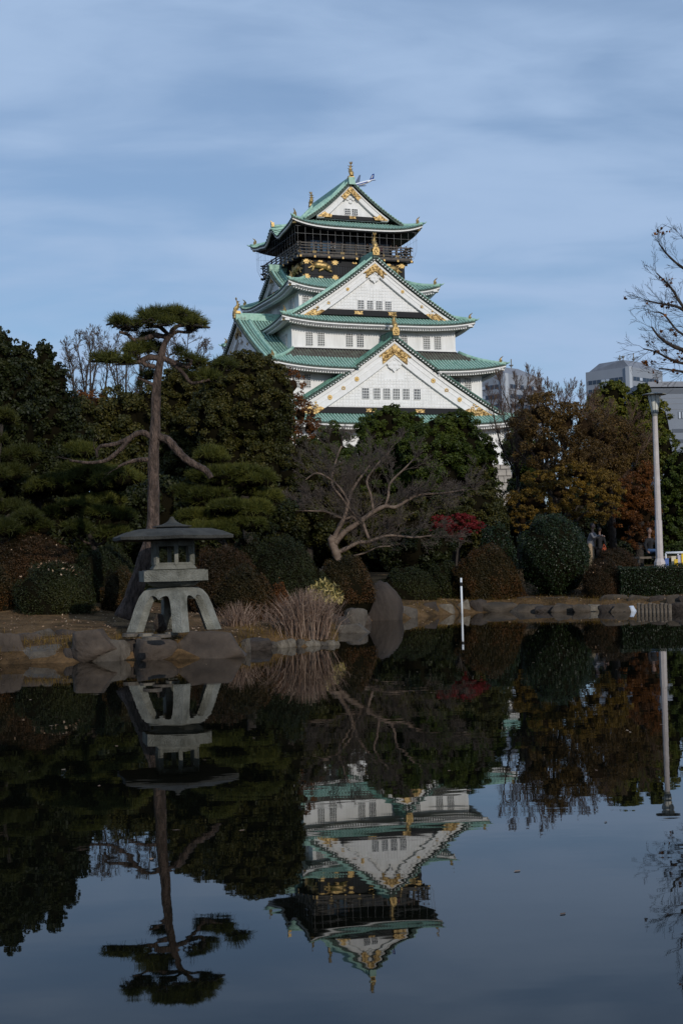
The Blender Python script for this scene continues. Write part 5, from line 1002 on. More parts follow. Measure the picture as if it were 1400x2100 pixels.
# grass tufts along the banks
n = 6000; i = rng.integers(0, len(SH) - 2, n); f = rng.random(n); A = np.array([(p.x, p.y) for p in shore]); q = A[i] * (1 - f[:, None]) + A[i + 1] * f[:, None]; x = q[:, 0] + rng.normal(size=n) * .25; y = q[:, 1] + .25 + np.abs(rng.normal(size=n)) * .8; ok = ~inside(x, y); x, y = x[ok], y[ok]; n = len(x); z = hgt(x, y); a = rng.uniform(0, 3.14, n); w = np.stack([np.cos(a), np.sin(a), a * 0], 1) * .004; P0 = np.stack([x, y, z - .01], 1); P1 = P0 + np.stack([rng.normal(size=n) * .04, rng.normal(size=n) * .04, rng.uniform(.05, .16, n)], 1)
link('bank_grass', np_mesh('bank_grass', np.stack([P0 - w, P0 + w, P1 + w * .2, P1 - w * .2], 1).reshape(-1, 3), quads(n), L['bronze']), kind='stuff', label='short dry grass along the pond banks', cat='grass')

# ------------------------------------------------------------------ rocks
import bmesh
def rock_mesh(seed, m, flat=0.0, dome=False):
    r = random.Random(seed); bm = bmesh.new(); bmesh.ops.create_icosphere(bm, subdivisions=3, radius=1.0)
    pl = [(Vector((r.gauss(0, 1), r.gauss(0, 1), r.gauss(0, .8))).normalized(), r.uniform(.55, .9)) for _ in range(13)]; pl.append((Vector((r.gauss(0, .12), r.gauss(0, .12), 1)).normalized(), .62 - flat))
    if dome: pl = [(a, max(b, .90)) for a, b in pl[:8]]
    sd_ = Vector((r.uniform(0, 50), r.uniform(0, 50), r.uniform(0, 50)))
    for v in bm.verts:
        for n_, d in pl:
            e = v.co.dot(n_) - d
            if e > 0: v.co -= n_ * e * (.93 if dome else 1.0)
        v.co *= 1 + .10 * noise.noise(v.co * 1.7 + sd_) + .055 * noise.noise(v.co * 6 + sd_)
    lo = Vector([min(v.co[i] for v in bm.verts) for i in range(3)]); hi_ = Vector([max(v.co[i] for v in bm.verts) for i in range(3)])
    for v in bm.verts:
        for i in range(3): v.co[i] = (v.co[i] - lo[i]) / (hi_[i] - lo[i]) - (.5 if i < 2 else 0)
    me = bpy.data.meshes.new('rock'); bm.to_mesh(me); bm.free(); me.materials.append(m); me.polygons.foreach_set('use_smooth', [True] * len(me.polygons)); me.update(); return me
RM = {}
def rock(label, px, top, bot, w, m='rock', dy=0.0, seed=None, base=None, dep=.8, name='rock', group='rocks edging the pond', rz=None, sink=.12):
    """bot = pixel row where it meets the water or ground"""
    seed = seed if seed is not None else int(px); key = (seed % 9, m) if name == 'rock' else ('dome', m)
    if key not in RM: RM[key] = rock_mesh(seed % 9 + 40, M[m], dome=name != 'rock')
    z0 = 0.0 if base is None else base; p = onz(px, bot, z0); k = p.y / F; h = (bot - top) * k; W = w * k; r = random.Random(seed)
    o = link(name, RM[key], loc=(p.x, p.y + W * dep * .4 + dy, z0 - sink), label=label, cat='rock', group=group); hs = 2.0 * h; o.location.z = z0 - .97 * h - .02; o.scale = (W * 1.16, W * dep, hs); o.rotation_euler = (0, 0, rz if rz is not None else r.uniform(-.25, .25) + (3.1416 if seed % 2 else 0)); return o
rock('brown rounded rock cut by the left edge, at the waterline', 12, 1297, 1360, 74, 'rock', seed=2, dep=.9)
rock('flat-topped grey rock sloping to the water, second from the left edge', 83, 1320, 1359, 92, 'rock_grey', seed=12)
rock('dark purplish rock standing behind the flat grey one', 128, 1291, 1348, 54, 'rock_dark', seed=3, dy=.25)
rock('small dark rock between the two pale grey shore rocks', 147, 1328, 1358, 42, 'rock_dark', seed=4)
rock('pale bluish grey rock with a frosted top, left of the lantern slab', 209, 1311, 1357, 94, 'rock_grey', seed=5)
rock('brown rock peeping over the frosted grey one', 190, 1289, 1325, 84, 'rock', seed=6, base=.3, sink=.2)
rock('low brown rock on the bank above the flat grey rock', 58, 1297, 1322, 62, 'rock', seed=7, base=.3, sink=.2)
rock('small grey rock on the bank behind the purplish rock', 90, 1288, 1306, 36, 'rock_grey', seed=8, base=.42, sink=.1)
rock('narrow dark rock against the left end of the lantern ledge', 266, 1310, 1352, 36, 'rock_dark', seed=9)
rock('squat brown block under the front foot of the lantern', 313, 1309, 1354, 84, 'rock', seed=10, dep=1.0)
rock('largest flat-topped boulder, under the right feet of the lantern', 424, 1293, 1350, 152, 'rock', seed=20, dep=.9, rz=0)
rock('thin grey sliver of rock right of the largest boulder', 503, 1308, 1338, 22, 'rock_grey', seed=13)
rock('dark brown rock at the foot of the smaller reed clump', 526, 1307, 1334, 56, 'rock_dark', seed=14)
nm = ['first', 'second', 'third', 'fourth', 'fifth', 'sixth', 'seventh', 'eighth', 'ninth', 'tenth', 'eleventh', 'twelfth', 'thirteenth', 'fourteenth', 'fifteenth', 'sixteenth']
for i, (px, top, w) in enumerate(((558, 1314, 18), (577, 1311, 26), (597, 1308, 18), (614, 1309, 22), (632, 1313, 20), (645, 1309, 22), (662, 1314, 20), (678, 1311, 20), (690, 1313, 14))):
    rock('%s pale small stone from the left in the row below the larger reeds' % nm[i], px, top, 1329 - i * .8, w, 'rock_pale' if i % 3 else 'rock_grey', seed=30 + i, group='pale stones below the reeds')
rock('pale wedge-shaped stone lying in the water left of the tall boulder', 724, 1278, 1298, 72, 'rock_grey', seed=15, dep=.5, rz=.1)
rock('grey leaning stone behind the pale wedge-shaped one', 728, 1247, 1286, 46, 'rock_grey', seed=16, dy=.2)
rock('dark stone right of the striped bamboo', 693, 1258, 1290, 44, 'rock_dark', seed=17)
rock('tall rounded dark boulder standing in the shallows at the centre', 787, 1191, 1272, 72, 'rock_dark', seed=21, dep=.8, name='boulder')
rock('brown rock on the slope left above the tall boulder', 752, 1208, 1240, 46, 'rock', seed=18, base=.45, dy=.4)
rock('small brown stone touching the left foot of the tall boulder', 748, 1262, 1280, 24, 'rock', seed=19)
rock('grey angular stone right of the tall boulder', 832, 1241, 1268, 42, 'rock_grey', seed=22)
rock('flat pale stone in the shallows under the stone ledge', 856, 1253, 1264, 34, 'rock_pale', seed=23)
rock('dark block under the middle of the stone ledge', 886, 1233, 1262, 38, 'rock_dark', seed=24)
rock('tan rock under the right end of the stone ledge', 916, 1238, 1260, 30, 'rock_pale', seed=25)
rock('pale tan rock right behind the white marker pole', 952, 1229, 1257, 28, 'rock_pale', seed=26)
rock('dark rock right of the pale one by the marker pole', 980, 1228, 1256, 34, 'rock_dark', seed=27)
for i, (px, top, w, m_) in enumerate(((1022, 1234, 76, 'rock_far'), (1080, 1238, 70, 'rock_far'), (1124, 1241, 50, 'rock_dark'), (1160, 1236, 56, 'rock_far'), (1192, 1238, 36, 'rock_far'), (1247, 1238, 36, 'rock_dark'), (1273, 1236, 40, 'rock_far'), (1398, 1234, 44, 'rock_dark'))):
    rock('%s big brown rock in the waterline row right of the marker pole' % nm[i], px, top, 1255, w, m_, seed=50 + i, dep=.5)
for i, (px, top, w, m_) in enumerate(((1000, 1226, 44, 'rock_far'), (1044, 1224, 52, 'rock_far'), (1092, 1223, 60, 'rock_dark'), (1136, 1224, 52, 'rock_far'), (1176, 1225, 50, 'rock_far'), (1258, 1219, 50, 'rock_far'), (1310, 1220, 42, 'rock_far'), (1350, 1221, 34, 'rock_dark'), (1385, 1219, 38, 'rock_far'), (1408, 1221, 30, 'rock_dark'))):
    rock('%s rock from the left in the upper row on the far bank' % nm[i], px, top - 1, 1237, w, m_, seed=70 + i, base=.22, dep=.5)
rock('pale squared block at the waterline below the reddish brown azalea', 1219, 1238, 1254, 30, 'rock_pale', seed=28, rz=0)
rock('small bluish white rock at the waterline left of the log stakes', 1296, 1241, 1254, 17, 'rock_blue', seed=29)
rock('upright tan block above the bluish white rock', 1297, 1221, 1237, 17, 'rock_pale', seed=33, base=.22)
rock('small pale stone above the log stakes', 1374, 1228, 1237, 12, 'rock_pale', seed=34, base=.22)
for i in range(9):
    p = onz(1309 + i * 7.9, 1256, 0); mb = MB(); mb.lathe([(.062, -.2), (.062, .26 - .02 * (i % 3)), (.05, .29 - .02 * (i % 3))], 9); mb.build('log_stake', M['wood_post'], None, loc=(p.x, p.y, 0), label='%s upright log stake from the left in the short row holding the right bank' % nm[i], cat='stake', group='log stakes at the waterline')
mb = MB(); a = onz(822, 1231, .30); b = onz(935, 1226, .30); mb.box(((b.x - a.x) / 2, (b.y - a.y) / 2 + .2, 0), ((b - a).length, .5, .10), math.atan2(b.y - a.y, b.x - a.x)); mb.build('stone_ledge', M['concrete'], None, loc=(a.x, a.y - .25, .40), label='thin pale stone ledge at the water edge between the tall boulder and the marker pole', cat='ledge')
fl = MB()
# flagstones in front of the lantern
for i, (px, py, w) in enumerate(((268, 1303, 34), (300, 1303, 34), (330, 1305, 36), (352, 1300, 30), (312, 1310, 40))):
    p = onz(px, py, .46); k = p.y / F; r = random.Random(i); n_ = 7; pl = [(w * k * .55 * math.cos(6.28 * j / n_) * r.uniform(.8, 1.1), .20 * math.sin(6.28 * j / n_) * r.uniform(.8, 1.1)) for j in range(n_)]; mb = MB(); mb.zprism(pl, 0, .06, .95)
    mb.build('flagstone', M['rock_pale'] if i % 2 else M['rock_grey'], None, loc=(p.x, p.y, .44), label='%s thin flagstone from the left before the lantern feet' % nm[i], cat='flagstone', group='flagstones before the lantern')

# ------------------------------------------------------------------ the stone lantern
YL = 28.3; lc = at(358, 1293, YL); ZL = 0.50
lan = empty('stone_lantern', (lc.x, YL, ZL), R(0), label='large grey snow-viewing stone lantern on splayed arched legs by the water', cat='stone lantern')
kx = YL / F
def hexp(r, z0, z1, top=1.0, rot=226, n=6, mb=None): mb = mb or MB(); return mb.zprism([(r * math.cos(R(rot + 60 * i)), r * math.sin(R(rot + 60 * i))) for i in range(n)], z0, z1, top)
H = 0.855; zz = lambda y: (1295 - y) * kx      # height above the feet for a pixel row
leg = []
for side in range(4):                  # four arched faces between the legs
    a0 = R(241 - 90 * side + 0); n_ = Vector((math.cos(a0), math.sin(a0), 0)); s_ = Vector((-n_.y, n_.x, 0)); W = lambda z: float(np.interp(z / H, [0, .25, .56, .80, .93, 1], [.672, .614, .55, .487, .42, .34]))
    # thick panel: columns across, opening with a cusped top
    U_ = [-1 + 2 * i / 40 for i in range(41)]; inner = .64; mb = MB(); vs = []; NZ = 14
    def zlow(u): return 0 if abs(u) >= inner else H * ((.73 + .09 * (1 - ((abs(u) / inner - .5) / .5) ** 2)) if abs(u) / inner < .5 else .82 * (1 - ((abs(u) / inner - .5) / .5) ** 3.2) ** .5)
    for u in U_:
        for k in range(NZ + 1):
            z = zlow(u) + (H - zlow(u)) * k / NZ; w = W(z)
            for th in (0, .13): q = n_ * (w - th) + s_ * (u * (w - th)); vs.append((q.x, q.y, z))
    fs = []; st = (NZ + 1) * 2
    for i in range(40):
        for k in range(NZ):
            b_ = i * st + k * 2; fs += [(b_, b_ + st, b_ + st + 2, b_ + 2), (b_ + 1, b_ + 3, b_ + st + 3, b_ + st + 1)]
        b_ = i * st; fs.append((b_, b_ + 1, b_ + st + 1, b_ + st)); b_ = i * st + NZ * 2; fs.append((b_, b_ + st, b_ + st + 1, b_ + 1))
    mb.add(vs, fs); link('arched_leg_panel', mb.mesh('arched_leg_panel', M['lantern_stone']), lan)
mb = MB(); mb.zprism([(.40 * math.cos(R(196 + 90 * i)), .40 * math.sin(R(196 + 90 * i))) for i in range(4)], H - .12, H + .005); link('leg_cap', mb.mesh('leg_cap', M['lantern_stone']), lan)
mb = MB(); mb.lathe([(.30, H + .006), (.42, H + .03), (.52, zz(1197)), (.55, zz(1193.5))], 24); link('bowl', mb.mesh('bowl', M['lantern_stone'], True), lan)
link('slab', hexp(.73, zz(1193.5), zz(1172)).mesh('slab', M['lantern_stone']), lan)
mb = hexp(.66, zz(1172) + .001, zz(1170.5)); hexp(.50, zz(1169), zz(1160), .88, mb=mb); link('chamber_base', mb.mesh('chamber_base', M['lantern_stone']), lan)
rc = .43
for i in range(6):
    a, a2 = R(226 + 60 * i), R(286 + 60 * i); P0 = Vector((rc * math.cos(a), rc * math.sin(a), 0)); P1 = Vector((rc * math.cos(a2), rc * math.sin(a2), 0)); d = (P1 - P0); ang = math.atan2(d.y, d.x); mid = (P0 + P1) / 2 * .95
    mb = MB(); mb.box((P0.x * .95, P0.y * .95, (zz(1160) + zz(1110)) / 2), (.075, .075, zz(1110) - zz(1160)), a); link('post', mb.mesh('post', M['lantern_stone']), lan)
    mb = MB(); mb.box((mid.x, mid.y, zz(1158)), (d.length - .07, .065, .045), ang); link('sill', mb.mesh('sill', M['lantern_stone']), lan); mb = MB(); mb.box((mid.x, mid.y, zz(1116.5)), (d.length - .07, .065, .115), ang); link('lintel', mb.mesh('lintel', M['lantern_stone']), lan)
# the roof: a wide low hexagon, slightly hollow slopes, blunt edge
mb = MB(); rp_ = [(1.27, zz(1108)), (1.28, zz(1102)), (1.05, zz(1093)), (.82, zz(1087.5)), (.40, zz(1086))]; vs = []; fs = []
ph = [R(226 + 60 * i) for i in range(6)]
for r_, z_ in [(.50, zz(1109)), (1.23, zz(1109.5))] + rp_:
    for i in range(6):
        for t_ in (0, .5):
            a, a2 = ph[i], ph[(i + 1) % 6]; x = r_ * ((1 - t_) * math.cos(a) + t_ * math.cos(a2)); y = r_ * ((1 - t_) * math.sin(a) + t_ * math.sin(a2)); vs.append((x, y, z_ - (.012 if t_ and r_ > 1 else 0)))
for k in range(6):
    for i in range(12): fs.append((k * 12 + i, k * 12 + (i + 1) % 12, (k + 1) * 12 + (i + 1) % 12, (k + 1) * 12 + i))
fs.append(tuple(range(72, 84))); mb.add(vs, fs); link('roof', mb.mesh('roof', M['lantern_roof']), lan)
mb = MB(); hexp(.34, zz(1086), zz(1083), .98, mb=mb); hexp(.42, zz(1083), zz(1080.5), .96, mb=mb); mb.lathe([(.34, zz(1080.5)), (.20, zz(1077.5)), (.11, zz(1073)), (.06, zz(1068)), (.035, zz(1063)), (.0, zz(1061))], 16); link('finial', mb.mesh('finial', M['lantern_roof']), lan)
p = onz(338, 1290, .47); o = link('rock', RM[(20 % 9, 'rock')], loc=(p.x + .06, YL + .25, .42), label='small rounded stone half hidden under the lantern', cat='rock'); o.scale = (.26, .26, .42)

# ------------------------------------------------------------------ lamp post, marker pole, railing, people on the right bank
YK = 50.0; q = at(1352, 1162, YK); zt = at(1340, 808, YK).z; z0 = q.z; lamp = empty('lamp_post', (q.x, YK, z0), label='tall pale lamp post with a tapered frosted glass head and flat cap', cat='lamp post'); HT = zt - z0; k = YK / F
gzl = gz(q.x, YK)
mb = MB(); mb.lathe([(12 * k, gzl - z0 - .1), (12 * k, .02), (11.5 * k, 9 * k), (7.8 * k, 17 * k), (7.5 * k, 95 * k)], 8); link('post_base', mb.mesh('post_base', M['lamp_post']), lamp)
mb = MB(); mb.lathe([(6.6 * k, 95 * k), (5.2 * k, HT - 46 * k), (5.2 * k, HT - 45 * k)], 10); link('post', mb.mesh('post', M['lamp_post']), lamp)
mb = MB(); mb.lathe([(5.4 * k, HT - 46 * k), (6.6 * k, HT - 42 * k), (6.6 * k, HT - 38 * k), (5.6 * k, HT - 37.5 * k)], 12)
for i in range(8): a = 6.283 * i / 8; mb.box((6.6 * k * math.cos(a), 6.6 * k * math.sin(a), HT - 36.5 * k), (.03, .03, .06), a)
link('collar', mb.mesh('collar', M['lamp_cap']), lamp)
mb = MB(); mb.lathe([(6.6 * k, HT - 37.4 * k), (13.2 * k, HT - 3 * k), (12.8 * k, HT - 2 * k)], 12); link('lamp_glass', mb.mesh('lamp_glass', M['lamp_glass']), lamp)
for i in range(8): a = 6.283 * i / 8; mb = MB(); mb.tube([(6.8 * k * math.cos(a), 6.8 * k * math.sin(a), HT - 37 * k), (13.4 * k * math.cos(a), 13.4 * k * math.sin(a), HT - 3 * k)], .008, 4); link('glazing_bar', mb.mesh('glazing_bar', M['lamp_cap']), lamp)
mb = MB(); mb.lathe([(14 * k, HT - 3 * k), (24.5 * k, HT - 2 * k), (24.5 * k, HT - .5 * k), (10 * k, HT + 2.5 * k), (0.5 * k, HT + 3.4 * k)], 24); link('lamp_cap', mb.mesh('lamp_cap', M['lamp_cap'], False), lamp)
q = onz(946, 1258, 0); zt = at(943, 1185, q.y).z; mk = empty('marker_pole', (q.x, q.y - .15, 0), label='thin white marker pole standing in the pond with a black band near its top', cat='pole')
mb = MB(); mb.tube([(0, 0, -.5), (0, 0, zt)], .034, 8); link('pole', mb.mesh('pole', M['pole_white'], True), mk); mb = MB(); mb.tube([(0, 0, zt - .26), (0, 0, zt - .14)], .043, 8); link('band', mb.mesh('band', M['cloth_black'], True), mk)
YF = 53.0; a = at(1364, 1134, YF); b = at(1440, 1131, YF); rl = empty('railing', (a.x, YF, gz(a.x, YF)), label='white railing behind the hedge at the right edge', cat='railing'); za = a.z - rl.location.z
mb = MB(); mb.tube([(0, 0, za), (b.x - a.x, 0, za)], .05, 6); link('top_rail', mb.mesh('top_rail', M['pole_white'], True), rl)
for i in range(4): mb = MB(); mb.tube([(i * .45, 0, -.1), (i * .45, 0, za)], .03, 6); link('rail_post', mb.mesh('rail_post', M['pole_white'], True), rl)
for px, py, w, h, mt, lb, cat, nmx, dy in ((1380, 1150, 9, 17, 'cream', 'cream board propped under the white railing', 'board', 'notice_board', -.3), (1385, 1153, 7, 11, 'yellow', 'bright yellow crate between the two boards under the railing', 'crate', 'yellow_crate', -.5), (1392, 1148, 7, 18, 'lav', 'pale lavender board right of the yellow crate', 'board', 'notice_board', -.3), (1399, 1147, 6, 22, 'yellow', 'orange yellow board at the very right edge under the railing', 'board', 'yellow_board', -.35), (1366, 1153, 8, 14, 'cloth_blue', 'blue bundle beside the foot of the lamp post', 'bag', 'blue_bag', -.4)):
    p = at(px, py, YF + dy); mb = MB(); k_ = YF / F; W_, H_ = w * k_, h * k_; mb.box((0, 0, 0), (W_, .06, H_)); mb.box((0, -.035, H_ * .5), (W_ * 1.06, .02, .03)); mb.box((0, -.035, -H_ * .45), (W_ * 1.06, .02, .03)); mb.box((-W_ * .3, .03, -H_ * .5 - .2), (.04, .04, .5)); mb.box((W_ * .3, .03, -H_ * .5 - .2), (.04, .04, .5)); mb.build(nmx, M[mt], None, loc=p, label=lb, cat=cat)
def person(loc, face, label, top='cloth_black', legs='denim', pose='stand', h=1.68, bag=None, hi=True, group=None):
    root = empty('person', loc, face, label=label, cat='person', group=group); s = h / 1.7; vox = .022 if hi else .05
    hip = .92 if pose != 'sit' else .50; P_ = lambda x, y, z: (x * s, y * s, z * s); sh_z = hip + .50; hd = hip + .70; lean = .0 if pose != 'reach' else -.10
    def piece(name, fill, m, grow=0.0):
        mb = MB(); fill(mb, grow); o = link(name, mb.mesh(name, m, True), root); md = o.modifiers.new('fuse', 'REMESH'); md.mode = 'VOXEL'; md.voxel_size = vox; md.use_smooth_shade = True; return o
    def legs_(mb, g):
        for sd_ in (-1, 1):
            if pose == 'sit': mb.tube([P_(sd_ * .09, 0, hip), P_(sd_ * .11, -.42, hip), P_(sd_ * .10, -.44, .08)], [(.088 + g) * s, (.062 + g) * s, (.045 + g) * s], 8)
            else: mb.tube([P_(sd_ * .09, 0, hip), P_(sd_ * .10, -.03, .50), P_(sd_ * .11, .02, .08)], [(.088 + g) * s, (.062 + g) * s, (.045 + g) * s], 8)
    def torso(mb, g):
        mb.tube([P_(0, 0, hip - .06), P_(0, 0, hip + .18), P_(0, lean, hip + .38), P_(0, lean, sh_z)], [(.145 + g) * s, (.125 + g) * s, (.155 + g) * s, (.09 + g) * s], 10, flat=.68)
    def arms(mb, g, hand=True):
        for sd_ in (-1, 1):
            if pose == 'reach' or (pose == 'sit' and sd_ > 0) or pose == 'rail': e, w_ = (sd_ * .24, lean - .12, sh_z - .20), (sd_ * .15, lean - .36, sh_z - .12)
            else: e, w_ = (sd_ * .23, .02, sh_z - .28), (sd_ * .22, -.06, sh_z - .52)
            mb.tube([P_(sd_ * .15, lean, sh_z - .04), P_(*e), P_(*w_)], [(.05 + g) * s, (.042 + g) * s, (.030 + g) * s], 7)
            if hand:
                mb.ball(P_(w_[0], w_[1] - .05, w_[2] - .03), (.035 * s, .045 * s, .04 * s), 6, 5)
                for f_ in range(4): mb.tube([P_(w_[0] - .024 + .016 * f_, w_[1] - .07, w_[2] - .04), P_(w_[0] - .024 + .016 * f_, w_[1] - .12, w_[2] - .07)], .009 * s, 4)
                mb.tube([P_(w_[0] - sd_ * .03, w_[1] - .04, w_[2] - .03), P_(w_[0] - sd_ * .055, w_[1] - .07, w_[2] - .05)], .010 * s, 4)
    def body(mb, g):
        torso(mb, 0); legs_(mb, 0); arms(mb, 0); mb.tube([P_(0, lean, sh_z - .02), P_(0, lean - .01, hd - .06)], .052 * s, 8); mb.ball(P_(0, lean - .02, hd + .06), (.078 * s, .095 * s, .12 * s), 10, 8); mb.ball(P_(0, lean - .12, hd + .05), (.014 * s, .02 * s, .024 * s), 5, 4)
        for sd_ in (-1, 1):
            mb.ball(P_(sd_ * .08, lean - .01, hd + .06), (.012 * s, .02 * s, .03 * s), 5, 4); fx, fy, fz = (.10, -.50, .04) if pose == 'sit' else (.11, -.04, .04); mb.tube([P_(sd_ * fx, fy + .08, fz), P_(sd_ * fx, fy - .13, fz - .01)], [.045 * s, .035 * s], 6)
    piece('body', body, M['skin']); piece('jacket', lambda mb, g: (torso(mb, .02), arms(mb, .014, False)), M[top]); piece('trousers', lambda mb, g: (legs_(mb, .014), mb.ball(P_(0, 0, hip), (.15 * s, .12 * s, .12 * s), 8, 6)), M[legs])
    piece('hair', lambda mb, g: (mb.ball(P_(0, lean + .015, hd + .085), (.086 * s, .098 * s, .115 * s), 10, 8)), M['hair'])
    return root
zg = at(1212, 1150, 56).z
person((at(1211, 1150, 56).x, 56, gz(at(1211, 1150, 56).x, 56)), R(60), 'person in a dark jacket and tan trousers stretching an arm beside the topiary', 'cloth_grey', 'cloth_tan', 'reach', 1.68)
person((at(1230, 1150, 57.5).x, 57.5, gz(at(1230, 1150, 57).x, 57)), R(160), 'person in black clothes with an orange bag under the autumn tree', 'cloth_black', 'cloth_black', 'stand', 1.6)
p = at(1238, 1128, 57.0); mb = MB(); mb.ball((0, 0, 0), (.11, .06, .10), 8, 6); mb.tube([(-.07, 0, .08), (0, 0, .24), (.07, 0, .08)], .012, 5); mb.build('orange_bag', M['orange'], None, True, loc=p, label='small orange bag held beside the person in black', cat='bag')
xs_ = at(1332, 1160, 54).x; person((xs_, 54, gz(xs_, 54) + .12), R(40), 'person in a black top and blue jeans sitting left of the lamp post', 'cloth_black', 'denim', 'sit', 1.7)
mb = MB(); mb.box((0, .05, .26), (1.6, .45, .08)); [mb.box((sx_, .05, .11), (.08, .4, .24)) for sx_ in (-.65, .65)]; mb.build('bench', M['wood_post'], None, loc=(xs_ + .2, 54, gz(xs_, 54) + .12), label='low bench under the seated person by the lamp post', cat='bench')
# visitors on the castle balcony
Rk = Matrix.Rotation(TH, 3, 'Z')
def keepw(u, v, z): q = Rk @ Vector((u, v, 0)); return (q.x, q.y + 200.8, z)
for i, (u, tp, lb) in enumerate(((-5.6, 'cloth_grey', 'visitor in grey at the left end of the top balcony rail'), (-4.9, 'cloth_tan', 'visitor in tan beside the grey-clad one on the top balcony'), (-3.4, 'cloth_white', 'visitor in a white shirt left of centre on the top balcony'), (-2.9, 'cloth_white', 'second white-shirted visitor, just right of the first on the top balcony'), (1.9, 'cloth_black', 'visitor in black beside the gold ridge ornament on the top balcony'), (4.0, 'cloth_pink', 'visitor in pink on the right half of the top balcony'), (5.4, 'cloth_grey', 'visitor in dark grey right of the pink one on the top balcony'), (6.2, 'cloth_pink', 'visitor in a pink top near the right corner of the top balcony'), (6.9, 'cloth_blue', 'visitor in blue close to the right corner of the top balcony'), (7.7, 'cloth_tan', 'visitor in tan at the right corner of the top balcony'))):
    person(keepw(u, -7.65, 43.43), TH + R(random.uniform(-25, 25)), lb, tp, 'cloth_black', 'rail', random.uniform(1.6, 1.8), hi=False, group='visitors on the top balcony')

# ------------------------------------------------------------------ office towers far away
def tower(label, px, py, Y, wl, wr, H_, floors, mans, cl='office', z_floor=6.2, ang=45, pil=True):
    c = at(px, py, Y); root = empty('office_tower', (c.x, Y, 0), R(ang), label=label, cat='office building'); h = c.z
    # local x runs back-right, local y runs back-left
    mb = MB(); mb.box((wr / 2, wl / 2, h / 2 - 1), (wr, wl, h + 2)); mb.build('wall', M[cl], root)
    if pil: mb = MB(); mb.box((.25, .25, h / 2), (2.0, 2.0, h + .2)); mb.build('corner_pillar', M['office_white'], root)
    if mans:
        mb = MB(); i_ = 5.5; z1 = h + mans; V_ = [(1.2, .6, h), (wr - .6, .6, h), (wr - .6, wl - .6, h), (1.2, wl - .6, h), (1.2, 3.4, z1), (wr - i_ * 2, 3.4, z1), (wr - i_ * 2, wl - i_, z1), (2.5, wl - i_, z1)]
        mb.add(V_, [(0, 1, 5, 4), (1, 2, 6, 5), (2, 3, 7, 6), (3, 0, 4, 7), (4, 5, 6, 7)]); mb.build('mansard_roof', M['office_roof'], root)
        for j, (x_, y_) in enumerate(((3.5, 5), (7, 9), (wr * .5, 6))): mb = MB(); mb.tube([(x_, y_, z1), (x_, y_, z1 + 2.2 + j)], .25, 5); mb.lathe([(1.0, 0), (.3, -.7)], 6, (x_, y_, z1 + 1.8)); mb.build('roof_mast', M['lamp_cap'], root)
    for i in range(floors):
        z = h - 4.8 - i * 3.9
        for sd_ in (0, 1):
            L_ = (wr if sd_ == 0 else wl) - 4.2; mb = MB(); g = (2.2 + L_ / 2 + .8, -.03, z) if sd_ == 0 else (-.03, 2.2 + L_ / 2 + .8, z); mb.box(g, (L_, .12, 1.7) if sd_ == 0 else (.12, L_, 1.7)); wb = mb.build('window', M['office_win'], root)
            mb = MB(); r = random.Random(i * 2 + sd_ + int(px)); nn = int(L_ / 2.2)
            for j in range(nn):
                if r.random() < (.30 if i == 0 else .08): t_ = 3.0 + (j + .5) * L_ / nn; mb.box((t_, -.12, z + .1) if sd_ == 0 else (-.12, t_, z + .1), (L_ / nn * .8, .08, 1.3) if sd_ == 0 else (.08, L_ / nn * .8, 1.3))
            if mb.v: mb.build('blind', M['office_blind'], wb)
            mb = MB()
            for j in range(nn + 1): t_ = 3.0 + j * L_ / nn; mb.box((t_, -.14, z) if sd_ == 0 else (-.14, t_, z), (.08, .1, 1.75) if sd_ == 0 else (.1, .08, 1.75))
            mb.build('mullions', M[cl], wb, kind='stuff')
    return root
tower('pale grey office tower with a mansard roof and white corner pillar, right side', 1288, 752, 600, 22, 26, 0, 9, 3.4)
tower('grey office tower half hidden behind twigs, just right of the castle', 1034, 766, 560, 18, 24, 0, 10, 3.2)
# the wide low office block cut by the right edge
c = at(1332, 795, 430); root = empty('office_block', (c.x, 430, 0), R(8), label='wide blue grey office block with an overhanging flat roof at the right edge', cat='office building'); h = c.z
mb = MB(); mb.box((20, 12, h / 2 - 1), (40, 24, h + 2)); mb.build('wall', M['office_dark'], root); mb = MB(); mb.box((20, 12, h + .9), (42, 26, 1.6)); mb.build('roof_slab', M['office_roof'], root); mb = MB(); mb.box((20, -.03, h - 1.2), (39.6, .1, 1.4)); mb.build('window', M['office_win'], root)
mb = MB(); mb.box((24, -.06, h - 8.5), (31, .1, 2.2)); wb = mb.build('window', M['office_win'], root); mb = MB(); [mb.box((9 + i * 1.15, -.16, h - 8.5), (.55, .1, 2.0)) for i in range(26)]; mb.build('blind', M['office_blind'], wb)
for i in range(5): mb = MB(); mb.box((23, -.06, h - 13.2 - i * 3.2), (33, .1, 1.1)); mb.build('window', M['office_win'], root)
for i in range(3): mb = MB(); mb.box((20, -.05, h - 3.2 - i * 1.7), (39.8, .06, .12)); mb.build('cladding_joint', M['office_roof'], root)

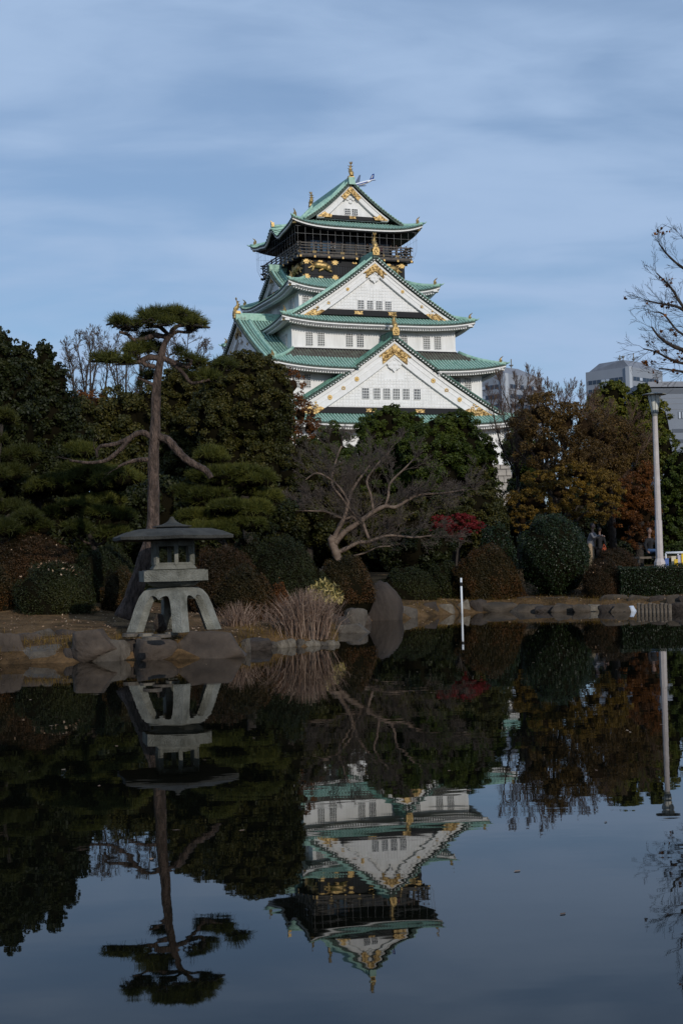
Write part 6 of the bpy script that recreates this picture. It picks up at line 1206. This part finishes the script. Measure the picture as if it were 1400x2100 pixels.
# ------------------------------------------------------------------ airliner climbing out behind the top ridge
c = at(738, 375, 2300); ap_ = empty('airliner', c, label='white and blue airliner in flight just right of the golden ridge ornament', cat='airplane')
kk = 2300 / F; tail = at(768, 369, 2300) - c; nose = at(713, 384, 2300) - c; ax = (tail - nose).normalized()   # nose down-left, hidden by the roof
sd_ = Vector((0, math.cos(R(34)), math.sin(R(34)))); sd_ = (sd_ - ax * sd_.dot(ax)).normalized(); up2 = Vector((0, -math.sin(R(34)), math.cos(R(34)))); up2 = (up2 - ax * up2.dot(ax) - sd_ * up2.dot(sd_)).normalized(); t0 = tail; Lf = 57.0
PT = lambda a, b, c_: t0 - ax * a + sd_ * b + up2 * c_      # a = metres forward of the tail, b = sideways, c = up
mb = MB(); mb.tube([PT(0, 0, 1.2), PT(4, 0, 1.0), PT(10, 0, .5), PT(18, 0, 0), PT(46, 0, 0), PT(52, 0, -.2), PT(57, 0, -.6)], [.4, 1.2, 2.1, 2.9, 2.9, 2.2, .3], 14); mb.build('fuselage', M['plane_white'], ap_, True)
mb = MB()
for s2 in (-1, 1): mb.tube([PT(12, s2 * 2.45, 1.1), PT(46, s2 * 2.75, 1.15)], .75, 6, flat=1.0)
mb.build('blue_stripe', M['plane_blue'], ap_)
mb = MB(); vs = [PT(9, 0, 1.8), PT(1, 0, 2.2), PT(-1.5, 0, 10.5), PT(1.8, 0, 10.5)]; mb.add([v + sd_ * w for w in (-.25, .25) for v in vs], [(0, 1, 2, 3), (7, 6, 5, 4), (0, 4, 5, 1), (1, 5, 6, 2), (2, 6, 7, 3), (3, 7, 4, 0)]); mb.build('tail_fin', M['plane_blue'], ap_)
mb = MB(); vs = [PT(5.5, 0, 4.2), PT(3.2, 0, 4.2), PT(.6, 0, 8.8), PT(2.2, 0, 8.8)]; mb.add([v + sd_ * w for w in (-.32, .32) for v in vs], [(0, 1, 2, 3), (7, 6, 5, 4)]); mb.build('fin_marking', M['plane_white'], ap_)
for s2 in (-1, 1):
    mb = MB(); vs = [PT(36, s2 * 2.6, -1), PT(26, s2 * 2.6, -1), PT(18, s2 * 29, 4.5), PT(20.5, s2 * 29, 4.5)]; mb.add([v + up2 * w for w in (-.35, .35) for v in vs], [(0, 1, 2, 3), (7, 6, 5, 4), (0, 4, 5, 1), (1, 5, 6, 2), (2, 6, 7, 3), (3, 7, 4, 0)]); mb.build('wing', M['plane_grey'], ap_)
    mb = MB(); vs = [PT(7, s2 * 1, 1.2), PT(2, s2 * 1, 1.2), PT(-1, s2 * 9.5, 2.2), PT(1, s2 * 9.5, 2.2)]; mb.add([v + up2 * w for w in (-.15, .15) for v in vs], [(0, 1, 2, 3), (7, 6, 5, 4), (0, 4, 5, 1), (1, 5, 6, 2), (2, 6, 7, 3), (3, 7, 4, 0)]); mb.build('tailplane', M['plane_grey'], ap_)
    mb = MB(); mb.tube([PT(28, s2 * 9.5, -1.9), PT(30, s2 * 9.5, -2.0), PT(34.5, s2 * 9.5, -2.0)], [1.1, 1.8, 1.7], 10); mb.build('engine', M['plane_blue'], ap_, True)
print('LEAVES', NL[0])
